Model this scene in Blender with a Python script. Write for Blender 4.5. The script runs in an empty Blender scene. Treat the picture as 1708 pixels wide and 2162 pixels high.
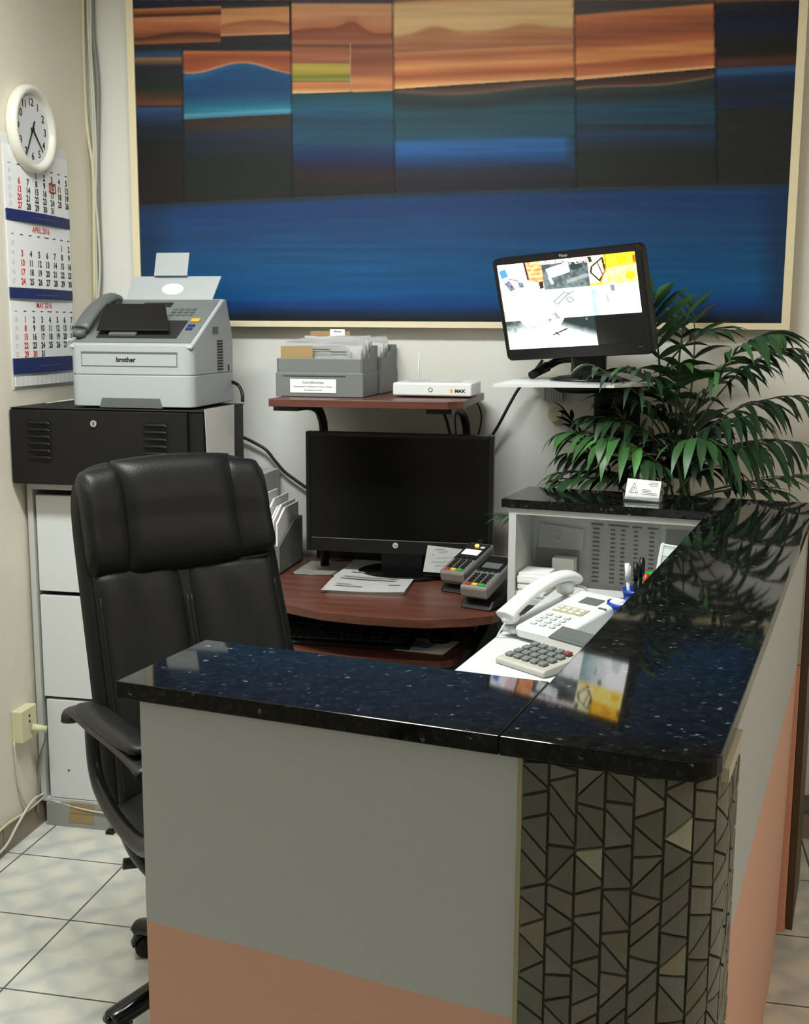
import bpy, bmesh, math, random
from mathutils import Vector, Matrix
random.seed(7)
PI = math.pi
SC = bpy.context.scene
COL = SC.collection
# ---------------------------------------------------------------- camera
PITCH, YAW, ROLL, FPX, CAMH = 0.16012, -0.20534, 0.00544, 2450.0, 1.5773
fw = Vector((math.sin(YAW)*math.cos(PITCH), math.cos(YAW)*math.cos(PITCH), -math.sin(PITCH)))
r0 = Vector((math.cos(YAW), -math.sin(YAW), 0)); u0 = r0.cross(fw)
rt = math.cos(ROLL)*r0 + math.sin(ROLL)*u0
up = -math.sin(ROLL)*r0 + math.cos(ROLL)*u0
cd = bpy.data.cameras.new('camera'); cam = bpy.data.objects.new('camera', cd); COL.objects.link(cam)
cd.sensor_fit = 'VERTICAL'; cd.sensor_height = 24.0; cd.lens = FPX/2162*24.0; cd.clip_start = 0.02
M3 = Matrix((rt, up, -fw)).transposed()
cam.matrix_world = Matrix.Translation((0, 0, CAMH)) @ M3.to_4x4()
SC.camera = cam
CAMP = Vector((0, 0, CAMH))
def ray(x, y): return fw + rt*((x-854)/FPX) - up*((y-1081)/FPX)
def at(x, y, Y):            # point of the place seen at photo pixel x, y at depth Y
    d = ray(x, y); return CAMP + d*(Y/d.y)
def atz(x, y, z):
    d = ray(x, y); return CAMP + d*((z-CAMH)/d.z)
# ---------------------------------------------------------------- light
SC.view_settings.view_transform = 'Standard'; SC.view_settings.look = 'None'
SC.view_settings.gamma = 1.0; SC.view_settings.use_curve_mapping = False
SC.view_settings.exposure = 0.0
w = bpy.data.worlds.new('world'); SC.world = w; w.use_nodes = True
w.node_tree.nodes['Background'].inputs[0].default_value = (0.8, 0.85, 0.9, 1)
w.node_tree.nodes['Background'].inputs[1].default_value = 0.05
LIGHTS = [  # name, location, size x, size y, watts, colour
    ('desk_tube_lamp', (-1.0, 2.05, 2.83), 1.2, 0.25, 80.0, (0.95, 1.0, 0.97)),
    ('hall_tube_lamp', (2.1, 0.9, 2.83), 0.9, 0.3, 34.0, (1.0, 0.87, 0.72)),
    ('rear_fill_light', (-0.6, -1.7, 2.83), 1.2, 0.3, 5.0, (0.88, 1.0, 1.0)),  # unseen weak fill, added to brighten the counter front from behind the camera
]
def add_lights():
    for n, loc, sx, sy, wt, c in LIGHTS:
        l = bpy.data.lights.new(n, 'AREA'); l.shape = 'RECTANGLE'; l.size = sx; l.size_y = sy
        l.energy = wt; l.color = c
        o = bpy.data.objects.new(n, l); COL.objects.link(o); o.location = loc
add_lights()
# ---------------------------------------------------------------- helpers
def s2l(c): return tuple((v/12.92 if v <= 0.04045 else ((v+0.055)/1.055)**2.4) for v in [k/255 for k in c])
def mat(name, rgb, rough=0.5, metal=0.0, noise=0.0, nscale=8.0, bump=0.0, bscale=60.0, emit=0.0, spec=0.5, coat=0.0):
    m = bpy.data.materials.new(name); m.use_nodes = True
    nt = m.node_tree; b = nt.nodes['Principled BSDF']
    c = s2l(rgb)
    b.inputs['Base Color'].default_value = (*c, 1); b.inputs['Roughness'].default_value = rough
    b.inputs['Metallic'].default_value = metal; b.inputs['Specular IOR Level'].default_value = spec
    if coat: b.inputs['Coat Weight'].default_value = coat
    tc = nt.nodes.new('ShaderNodeTexCoord')
    if noise:
        n = nt.nodes.new('ShaderNodeTexNoise'); n.inputs['Scale'].default_value = nscale; n.inputs['Detail'].default_value = 6
        nt.links.new(tc.outputs['Object'], n.inputs['Vector'])
        mx = nt.nodes.new('ShaderNodeMix'); mx.data_type = 'RGBA'
        nt.links.new(n.outputs['Fac'], mx.inputs['Factor'])
        mx.inputs['A'].default_value = (*[v*(1-noise) for v in c], 1); mx.inputs['B'].default_value = (*[min(1, v*(1+noise)) for v in c], 1)
        nt.links.new(mx.outputs['Result'], b.inputs['Base Color'])
    if bump:
        n = nt.nodes.new('ShaderNodeTexNoise'); n.inputs['Scale'].default_value = bscale; n.inputs['Detail'].default_value = 5
        nt.links.new(tc.outputs['Object'], n.inputs['Vector'])
        bp = nt.nodes.new('ShaderNodeBump'); bp.inputs['Strength'].default_value = bump; bp.inputs['Distance'].default_value = 0.01
        nt.links.new(n.outputs['Fac'], bp.inputs['Height']); nt.links.new(bp.outputs['Normal'], b.inputs['Normal'])
    if emit:
        b.inputs['Emission Color'].default_value = (*c, 1); b.inputs['Emission Strength'].default_value = emit
    return m
def attr_mat(name, attr='Col', rough=0.5, emit=0.0, streak=0.0, coat=0.0):
    m = bpy.data.materials.new(name); m.use_nodes = True
    nt = m.node_tree; b = nt.nodes['Principled BSDF']; b.inputs['Roughness'].default_value = rough
    a = nt.nodes.new('ShaderNodeAttribute'); a.attribute_name = attr
    out = a.outputs['Color']
    if streak:
        tc = nt.nodes.new('ShaderNodeTexCoord'); mp = nt.nodes.new('ShaderNodeMapping'); mp.inputs['Scale'].default_value = (6, 6, 90)
        n = nt.nodes.new('ShaderNodeTexNoise'); n.inputs['Scale'].default_value = 1.0; n.inputs['Detail'].default_value = 6
        nt.links.new(tc.outputs['Object'], mp.inputs['Vector']); nt.links.new(mp.outputs['Vector'], n.inputs['Vector'])
        mr = nt.nodes.new('ShaderNodeMapRange'); mr.inputs['To Min'].default_value = 1-streak; mr.inputs['To Max'].default_value = 1+streak
        nt.links.new(n.outputs['Fac'], mr.inputs['Value'])
        mx = nt.nodes.new('ShaderNodeVectorMath'); mx.operation = 'SCALE'
        nt.links.new(out, mx.inputs[0]); nt.links.new(mr.outputs['Result'], mx.inputs['Scale']); out = mx.outputs['Vector']
    nt.links.new(out, b.inputs['Base Color'])
    if emit:
        nt.links.new(out, b.inputs['Emission Color']); b.inputs['Emission Strength'].default_value = emit
    if coat: b.inputs['Coat Weight'].default_value = coat
    return m
def xf(*a):
    loc = Vector(a[0]); rz = a[1] if len(a) > 1 else 0
    return Matrix.Translation(loc) @ Matrix.Rotation(rz, 4, 'Z')
def box(bm, x0, x1, y0, y1, z0, z1, bev=0.0, seg=2, M=None, mi=0):
    g = bmesh.ops.create_cube(bm, size=1.0)
    vs = g['verts']
    for v in vs:
        v.co = Vector((x0+(v.co.x+.5)*(x1-x0), y0+(v.co.y+.5)*(y1-y0), z0+(v.co.z+.5)*(z1-z0)))
    fs = set(f for v in vs for f in v.link_faces)
    if bev:
        es = list(set(e for v in vs for e in v.link_edges))
        r = bmesh.ops.bevel(bm, geom=es, offset=bev, segments=seg, affect='EDGES', profile=0.5)
        fs = set(r['faces']) | set(f for f in fs if f.is_valid)
        vs = list(set(v for f in fs for v in f.verts))
    for f in fs: f.material_index = mi
    if M is not None:
        for v in vs: v.co = M @ v.co
    return vs
def prism(bm, pts, z0, z1, M=None, mi=0):
    """extrude polygon pts (x,y) from z0 to z1 (counter clockwise)"""
    a = [bm.verts.new((p[0], p[1], z0)) for p in pts]; b = [bm.verts.new((p[0], p[1], z1)) for p in pts]
    fs = [bm.faces.new(list(reversed(a))), bm.faces.new(b)]
    n = len(pts)
    for i in range(n):
        fs.append(bm.faces.new((a[i], a[(i+1) % n], b[(i+1) % n], b[i])))
    for f in fs: f.material_index = mi
    if M is not None:
        for v in a+b: v.co = M @ v.co
    return a+b
YZX = Matrix(((0, 0, 1, 0), (1, 0, 0, 0), (0, 1, 0, 0), (0, 0, 0, 1)))   # (y,z,x) profile -> world
XZY = Matrix(((1, 0, 0, 0), (0, 0, -1, 0), (0, 1, 0, 0), (0, 0, 0, 1)))  # (x,z) profile, extruded to -y
def cyl(bm, p0, p1, r0_, r1_=None, n=16, mi=0, cap=True):
    if r1_ is None: r1_ = r0_
    p0 = Vector(p0); p1 = Vector(p1); d = p1-p0
    q = d.to_track_quat('Z', 'Y').to_matrix()
    A = []; B = []
    for i in range(n):
        t = 2*PI*i/n; e = q @ Vector((math.cos(t), math.sin(t), 0))
        A.append(bm.verts.new(p0+e*r0_)); B.append(bm.verts.new(p1+e*r1_))
    for i in range(n):
        f = bm.faces.new((A[i], A[(i+1) % n], B[(i+1) % n], B[i])); f.smooth = True; f.material_index = mi
    if cap:
        bm.faces.new(list(reversed(A))).material_index = mi; bm.faces.new(B).material_index = mi
def rrect(x0, x1, y0, y1, r, k=6):
    P = []
    for cx_, cy_, a0 in ((x1-r, y0+r, -PI/2), (x1-r*.4, y1-r*.4, 0), (x0+r*.4, y1-r*.4, PI/2), (x0+r, y0+r, PI)):
        rr_ = r if cy_ < (y0+y1)/2 else r*.4
        for i in range(k+1):
            a = a0+PI/2*i/k; P.append((cx_+rr_*math.cos(a), cy_+rr_*math.sin(a)))
    return P
def catmull(pts, k=6):
    pts = [Vector(p) for p in pts]; out = []
    P = [pts[0]*2-pts[1]]+pts+[pts[-1]*2-pts[-2]]
    for i in range(1, len(P)-2):
        for j in range(k):
            t = j/k; a, b, c, d = P[i-1:i+3]
            out.append(0.5*((2*b)+(c-a)*t+(2*a-5*b+4*c-d)*t*t+(3*b-a-3*c+d)*t**3))
    out.append(pts[-1]); return out
def tube(bm, pts, r, n=8, k=6, smooth=True, mi=0, flat=None, rfn=None):
    """sweep a circle (or flat=(a,b) ellipse) along a smooth path"""
    P = catmull(pts, k) if smooth and len(pts) > 2 else [Vector(p) for p in pts]
    rings = []; N = len(P); prev = None
    for i, p in enumerate(P):
        t = (P[min(i+1, N-1)]-P[max(i-1, 0)]).normalized()
        if prev is None:
            ref = Vector((0, 0, 1)) if abs(t.z) < .9 else Vector((1, 0, 0))
            x = ref.cross(t).normalized()
        else:
            x = (prev - t*prev.dot(t)).normalized()
        prev = x; y = t.cross(x)
        rr = rfn(i/(N-1)) if rfn else 1.0
        a, b = flat if flat else (r, r)
        rings.append([bm.verts.new(p + x*math.cos(2*PI*j/n)*a*rr + y*math.sin(2*PI*j/n)*b*rr) for j in range(n)])
    for i in range(N-1):
        for j in range(n):
            f = bm.faces.new((rings[i][j], rings[i][(j+1) % n], rings[i+1][(j+1) % n], rings[i+1][j])); f.smooth = True; f.material_index = mi
    bm.faces.new(list(reversed(rings[0]))).material_index = mi; bm.faces.new(rings[-1]).material_index = mi
def lathe(bm, prof, n=24, M=None, mi=0, closed=False):
    rings = []
    for r, z in prof:
        rings.append([bm.verts.new((r*math.cos(2*PI*i/n), r*math.sin(2*PI*i/n), z)) for i in range(n)])
    for a in range(len(rings)-1):
        for i in range(n):
            f = bm.faces.new((rings[a][i], rings[a][(i+1) % n], rings[a+1][(i+1) % n], rings[a+1][i])); f.smooth = True; f.material_index = mi
    if closed:
        bm.faces.new(list(reversed(rings[0]))).material_index = mi; bm.faces.new(rings[-1]).material_index = mi
    if M is not None:
        for r in rings:
            for v in r: v.co = M @ v.co
def pillow(bm, W, H, T, n=22, m=22, p=4.0, q=4.0, M=None, dent=None, mi=0, rp=None, sq=1.0):
    """soft cushion: W(x) x H(z) x T(y), centre at origin, front faces -y"""
    def pt(i, j, side):
        s = -1+2*i/n; t = -1+2*j/m
        s = math.copysign(1-(1-abs(s))**1.3, s); t = math.copysign(1-(1-abs(t))**1.3, t)
        hx = max(0, 1-abs(s)**p); hz = max(0, 1-abs(t)**q)
        h = T/2*(hx*hz)**0.5
        x = s*W/2; z = t*H/2
        if rp:  # round the corners
            k = (abs(s)**rp+abs(t)**rp)
            mx = max(abs(s), abs(t))
            if k > 0:
                f = mx/(k**(1/rp)); x *= f; z *= f
        y = -h if side else h
        if dent and side: y += dent(s, t)*(hx*hz)**0.5
        v = Vector((x, y, z)); return M @ v if M is not None else v
    F = [[bm.verts.new(pt(i, j, True)) for j in range(m+1)] for i in range(n+1)]
    B = [[F[i][j] if i in (0, n) or j in (0, m) else bm.verts.new(pt(i, j, False)) for j in range(m+1)] for i in range(n+1)]
    for i in range(n):
        for j in range(m):
            f = bm.faces.new((F[i][j], F[i+1][j], F[i+1][j+1], F[i][j+1])); f.smooth = True; f.material_index = mi
            f = bm.faces.new((B[i][j], B[i][j+1], B[i+1][j+1], B[i+1][j])); f.smooth = True; f.material_index = mi
def quad(bm, a, b, c, d, mi=0):
    f = bm.faces.new([bm.verts.new(v) for v in (a, b, c, d)]); f.material_index = mi; return f
def text_into(bm, s, size, M, align='CENTER', mi=0, ext=0.0003, sx=1.0, bold=0.0):
    c = bpy.data.curves.new('t', 'FONT'); c.body = s; c.size = size; c.align_x = align; c.align_y = 'CENTER'; c.extrude = ext; c.offset = bold
    c.resolution_u = 3
    o = bpy.data.objects.new('t', c); COL.objects.link(o)
    dg = bpy.context.evaluated_depsgraph_get(); me = bpy.data.meshes.new_from_object(o.evaluated_get(dg))
    me.transform(M @ Matrix.Diagonal((sx, 1, 1, 1)))
    n0 = len(bm.faces); bm.from_mesh(me); bm.faces.ensure_lookup_table()
    for i in range(n0, len(bm.faces)): bm.faces[i].material_index = mi
    COL.objects.unlink(o); bpy.data.objects.remove(o); bpy.data.meshes.remove(me); bpy.data.curves.remove(c)
_glyph = {}
def glyphs_into(bm, s, size, M, mi=0, sx=1.0, bold=0.0):
    """digits with cached outlines"""
    key = (s, bold)
    if key not in _glyph:
        b = bmesh.new(); text_into(b, s, 1.0, Matrix.Identity(4), ext=0.0, bold=bold)
        me = bpy.data.meshes.new('g'); b.to_mesh(me); b.free(); _glyph[key] = me
    me = _glyph[key].copy(); me.transform(M @ Matrix.Diagonal((size*sx, size, size, 1)))
    n0 = len(bm.faces); bm.from_mesh(me); bm.faces.ensure_lookup_table()
    for i in range(n0, len(bm.faces)): bm.faces[i].material_index = mi
    bpy.data.meshes.remove(me)
# text frames: local x = reading direction, y = up, z = out of the surface
def fr(o, xd, yd):
    xd = Vector(xd).normalized(); yd = Vector(yd).normalized(); zd = xd.cross(yd)
    m = Matrix((xd, yd, zd)).transposed().to_4x4(); return Matrix.Translation(o) @ m
def tag(o, label=None, cat=None, group=None, kind=None):
    if label: o['label'] = label
    if cat: o['category'] = cat
    if group: o['group'] = group
    if kind: o['kind'] = kind
    return o
def thing(name, label, cat, loc=(0, 0, 0), rotz=0.0, group=None):
    o = bpy.data.objects.new(name, None); COL.objects.link(o); o.empty_display_size = 0.05
    o.location = loc; o.rotation_euler = (0, 0, rotz); return tag(o, label, cat, group)
def build(name, bm, mats, parent=None, off=(0, 0, 0), world=False, bevel=0.0, subs=0, label=None, bseg=2, wn=False):
    """link ONE mesh object; off is taken from the vertices (and given back as the location)"""
    off = Vector(off)
    if world and parent is not None:
        inv = (Matrix.Translation(parent.location) @ parent.rotation_euler.to_matrix().to_4x4()).inverted()
        if parent.parent is not None:
            pp = parent.parent
            inv = (Matrix.Translation(pp.location) @ pp.rotation_euler.to_matrix().to_4x4() @ Matrix.Translation(parent.location)).inverted()
        for v in bm.verts: v.co = inv @ v.co
    bmesh.ops.recalc_face_normals(bm, faces=bm.faces)
    if off.length:
        for v in bm.verts: v.co -= off
    me = bpy.data.meshes.new(name); bm.to_mesh(me); bm.free()
    for m in (mats if isinstance(mats, (list, tuple)) else [mats]): me.materials.append(m)
    o = bpy.data.objects.new(name, me); COL.objects.link(o)
    o.location = off
    if parent is not None: o.parent = parent
    if bevel:
        b = o.modifiers.new('bevel', 'BEVEL'); b.width = bevel; b.segments = bseg; b.limit_method = 'ANGLE'; b.angle_limit = 0.7
    if subs:
        s = o.modifiers.new('sub', 'SUBSURF'); s.levels = subs; s.render_levels = subs
    if label: o['label'] = label
    return o
def bxobj(name, m, x0, x1, y0, y1, z0, z1, parent=None, off=(0, 0, 0), bev=0.0, **k):
    bm = bmesh.new(); box(bm, x0, x1, y0, y1, z0, z1, bev); return build(name, bm, m, parent, off, **k)
def grid_col(name, fn, nx, ny, P, mat_, parent=None, label=None, world=False, off=(0, 0, 0)):
    """grid of vertices P(s,t) coloured by fn(s,t) -> linear rgb"""
    verts = []; cols = []; faces = []
    for j in range(ny+1):
        for i in range(nx+1):
            verts.append(Vector(P(i/nx, j/ny))-Vector(off)); cols.append(fn(i/nx, j/ny))
    for j in range(ny):
        for i in range(nx):
            a = j*(nx+1)+i; faces.append((a, a+1, a+nx+2, a+nx+1))
    me = bpy.data.meshes.new(name); me.from_pydata(verts, [], faces)
    at_ = me.color_attributes.new('Col', 'FLOAT_COLOR', 'POINT')
    flat = []
    for c in cols: flat += [c[0], c[1], c[2], 1.0]
    at_.data.foreach_set('color', flat)
    me.materials.append(mat_)
    o = bpy.data.objects.new(name, me); COL.objects.link(o); o.location = off
    if parent is not None: o.parent = parent
    if label: o['label'] = label
    return o
# ---------------------------------------------------------------- materials
M = {}
M['wall'] = mat('wall_paint', (228, 228, 222), 0.75, noise=0.02, nscale=3, bump=0.12, bscale=25)
M['wall_left'] = mat('left_wall_paint', (226, 219, 203), 0.75, noise=0.02, nscale=3, bump=0.15, bscale=25)
M['hall'] = mat('hall_paint', (196, 184, 166), 0.8)
M['ceiling'] = mat('ceiling_paint', (225, 222, 215), 0.85)
M['base'] = mat('base_tile', (140, 128, 114), 0.35, noise=0.08, nscale=12)
M['frame'] = mat('cream_wood', (232, 220, 186), 0.5, noise=0.04, nscale=20)
M['black'] = mat('black_plastic', (18, 18, 19), 0.38, spec=.35)
M['black_gloss'] = mat('black_gloss', (12, 12, 13), 0.12)
M['black_metal'] = mat('black_powder_metal', (15, 15, 15), 0.5, bump=0.1, bscale=300, spec=.3)
M['leather'] = mat('black_leather', (18, 20, 20), 0.42, bump=0.08, bscale=260, spec=.24)
M['leather2'] = mat('black_leather_pad', (15, 16, 16), 0.42, bump=0.08, bscale=260, spec=.24)
M['stitch'] = mat('stitch', (14, 14, 14), 0.6)
M['white'] = mat('white_plastic', (222, 225, 226), 0.3)
M['white2'] = mat('white_plastic_aged', (225, 222, 210), 0.35)
M['paper'] = mat('paper', (240, 241, 240), 0.8, noise=0.01)
M['paper2'] = mat('paper_grey', (222, 223, 221), 0.8, noise=0.05, nscale=30)
M['print'] = mat('grey_print', (150, 150, 152), 0.8)
M['ink'] = mat('ink', (30, 30, 34), 0.7)
M['red_ink'] = mat('red_ink', (208, 52, 44), 0.7)
M['grey_ink'] = mat('grey_ink', (165, 165, 170), 0.7)
M['navy'] = mat('navy_card', (26, 42, 98), 0.6)
M['grey'] = mat('grey_plastic', (110, 115, 115), 0.5)
M['grey_d'] = mat('dark_grey_plastic', (92, 96, 97), 0.45)
M['grey_l'] = mat('light_grey_plastic', (190, 196, 196), 0.45)
M['print_body'] = mat('printer_shell', (168, 174, 177), 0.42)
M['cab'] = mat('cabinet_laminate', (214, 217, 217), 0.45)
M['cab2'] = mat('cabinet_frame', (190, 192, 188), 0.5)
M['plinth'] = mat('plinth', (150, 150, 146), 0.6)
M['board'] = mat('grey_board', (192, 194, 192), 0.55)
M['steel'] = mat('steel', (200, 200, 205), 0.2, metal=1.0)
M['cardboard'] = mat('cardboard', (158, 132, 92), 0.8, noise=0.05)
M['tape'] = mat('brown_tape', (158, 132, 92), 0.5)
M['screen_off'] = mat('screen_off', (8, 9, 9), 0.22, spec=.3)
M['blue'] = mat('blue_plastic', (16, 66, 170), 0.3)
M['green'] = mat('green_plastic', (40, 170, 50), 0.35)
M['red'] = mat('red_plastic', (180, 50, 35), 0.35)
M['silver'] = mat('silver_plastic', (150, 150, 146), 0.32, metal=0.5)
M['orange'] = mat('orange_key', (240, 170, 50), 0.4)
M['yellow'] = mat('yellow_key', (230, 190, 40), 0.4)
M['lcd'] = mat('lit_lcd', (225, 238, 245), 0.4, emit=1.2)
M['lcd_grey'] = mat('lcd_grey', (96, 104, 100), 0.2)
M['led'] = mat('amber_led', (255, 190, 60), 0.4, emit=4.0)
M['cable_w'] = mat('white_cable', (205, 203, 190), 0.5)
M['cable_y'] = mat('cream_cable', (212, 206, 172), 0.5)
M['cable_g'] = mat('grey_cable', (130, 130, 124), 0.5)
M['cable_k'] = mat('black_cable', (18, 18, 18), 0.45)
M['soil'] = mat('soil', (50, 38, 28), 0.9, bump=0.6, bscale=40)
M['pot'] = mat('terracotta', (120, 72, 50), 0.7)
M['stem'] = mat('palm_stem', (62, 84, 44), 0.5)
M['cream'] = mat('cream_plastic', (212, 206, 170), 0.4)
M['cream2'] = mat('filler_paint', (186, 180, 160), 0.6)
M['wooddark'] = mat('dark_wood', (74, 56, 38), 0.5, noise=0.2, nscale=14)
M['pink'] = mat('salmon_paint', (224, 164, 134), 0.7)
M['lampglow'] = mat('lit_tube', (255, 252, 240), 0.4, emit=6.0)
def clear_mat():
    m = mat('clear_acrylic', (240, 245, 245), 0.05)
    b = m.node_tree.nodes['Principled BSDF']; b.inputs['Transmission Weight'].default_value = 0.95; b.inputs['IOR'].default_value = 1.3
    return m
M['clear'] = clear_mat()
def two_tone():
    m = mat('two_tone_paint', (176, 178, 166), 0.7)
    nt = m.node_tree; b = nt.nodes['Principled BSDF']
    g = nt.nodes.new('ShaderNodeNewGeometry'); s = nt.nodes.new('ShaderNodeSeparateXYZ'); nt.links.new(g.outputs['Position'], s.inputs[0])
    n = nt.nodes.new('ShaderNodeTexNoise'); n.inputs['Scale'].default_value = 6; nt.links.new(g.outputs['Position'], n.inputs['Vector'])
    ad = nt.nodes.new('ShaderNodeMath'); ad.operation = 'MULTIPLY_ADD'; ad.inputs[1].default_value = 0.006; nt.links.new(n.outputs['Fac'], ad.inputs[0]); cl = nt.nodes.new('ShaderNodeClamp'); cl.inputs['Min'].default_value = -.7; cl.inputs['Max'].default_value = -.1; nt.links.new(s.outputs['X'], cl.inputs['Value']); ma = nt.nodes.new('ShaderNodeMath'); ma.operation = 'MULTIPLY_ADD'; ma.inputs[1].default_value = .034; nt.links.new(cl.outputs[0], ma.inputs[0]); nt.links.new(s.outputs['Z'], ma.inputs[2]); nt.links.new(ma.outputs[0], ad.inputs[2])
    gt = nt.nodes.new('ShaderNodeMath'); gt.operation = 'GREATER_THAN'; gt.inputs[1].default_value = 0.764; nt.links.new(ad.outputs[0], gt.inputs[0])
    mx = nt.nodes.new('ShaderNodeMix'); mx.data_type = 'RGBA'
    mx.inputs['A'].default_value = (*s2l((212, 168, 148)), 1); mx.inputs['B'].default_value = (*s2l((180, 187, 190)), 1)
    nt.links.new(gt.outputs[0], mx.inputs['Factor']); nt.links.new(mx.outputs['Result'], b.inputs['Base Color'])
    return m
M['two_tone'] = two_tone()
def granite():
    m = mat('granite', (18, 21, 24), 0.04, spec=0.19)
    nt = m.node_tree; b = nt.nodes['Principled BSDF']
    tc = nt.nodes.new('ShaderNodeTexCoord')
    v = nt.nodes.new('ShaderNodeTexVoronoi'); v.inputs['Scale'].default_value = 190; v.inputs['Randomness'].default_value = 1.0; wn = nt.nodes.new('ShaderNodeTexNoise'); wn.inputs['Scale'].default_value = 130; wn.inputs['Detail'].default_value = 3; nt.links.new(tc.outputs['Object'], wn.inputs['Vector'])
    wm = nt.nodes.new('ShaderNodeVectorMath'); wm.operation = 'MULTIPLY_ADD'; wm.inputs[1].default_value = (.012, .012, .012); nt.links.new(wn.outputs['Color'], wm.inputs[0]); nt.links.new(tc.outputs['Object'], wm.inputs[2]); nt.links.new(wm.outputs[0], v.inputs['Vector'])
    sp = nt.nodes.new('ShaderNodeSeparateColor'); nt.links.new(v.outputs['Color'], sp.inputs[0])
    r = nt.nodes.new('ShaderNodeValToRGB'); e = r.color_ramp.elements
    e[0].position = 0.0; e[0].color = (*s2l((17, 18, 17)), 1); e[1].position = 0.80; e[1].color = (*s2l((25, 28, 27)), 1)
    x = e.new(0.93); x.color = (*s2l((33, 37, 37)), 1); x = e.new(0.986); x.color = (*s2l((60, 66, 66)), 1); x = e.new(0.995); x.color = (*s2l((98, 100, 95)), 1)
    r.color_ramp.interpolation = 'CONSTANT'
    nt.links.new(sp.outputs[0], r.inputs[0])
    n = nt.nodes.new('ShaderNodeTexNoise'); n.inputs['Scale'].default_value = 60; n.inputs['Detail'].default_value = 8; nt.links.new(tc.outputs['Object'], n.inputs['Vector'])
    mr = nt.nodes.new('ShaderNodeMapRange'); mr.inputs['From Min'].default_value = 0.35; mr.inputs['From Max'].default_value = 0.65; mr.inputs['To Min'].default_value = 0.55; mr.inputs['To Max'].default_value = 1.3
    nt.links.new(n.outputs['Fac'], mr.inputs['Value'])
    sc = nt.nodes.new('ShaderNodeVectorMath'); sc.operation = 'SCALE'; nt.links.new(r.outputs['Color'], sc.inputs[0]); nt.links.new(mr.outputs['Result'], sc.inputs['Scale'])
    nt.links.new(sc.outputs['Vector'], b.inputs['Base Color'])
    return m
M['granite'] = granite()
def wood():
    m = mat('mahogany_laminate', (110, 58, 40), 0.38)
    nt = m.node_tree; b = nt.nodes['Principled BSDF']
    tc = nt.nodes.new('ShaderNodeTexCoord'); mp = nt.nodes.new('ShaderNodeMapping'); mp.inputs['Scale'].default_value = (3, 45, 45)
    n = nt.nodes.new('ShaderNodeTexNoise'); n.inputs['Scale'].default_value = 1; n.inputs['Detail'].default_value = 8
    nt.links.new(tc.outputs['Object'], mp.inputs[0]); nt.links.new(mp.outputs[0], n.inputs['Vector'])
    r = nt.nodes.new('ShaderNodeValToRGB'); e = r.color_ramp.elements
    e[0].position = 0.3; e[0].color = (*s2l((76, 42, 33)), 1); e[1].position = 0.7; e[1].color = (*s2l((106, 63, 49)), 1)
    nt.links.new(n.outputs['Fac'], r.inputs[0]); nt.links.new(r.outputs[0], b.inputs['Base Color'])
    return m
M['wood'] = wood()
def leaf_mat():
    m = mat('palm_leaf', (50, 92, 42), 0.42)
    nt = m.node_tree; b = nt.nodes['Principled BSDF']
    a = nt.nodes.new('ShaderNodeAttribute'); a.attribute_name = 'Col'; nt.links.new(a.outputs['Color'], b.inputs['Base Color'])
    b.inputs['Specular IOR Level'].default_value = 0.4
    return m
M['leaf'] = leaf_mat()
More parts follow.
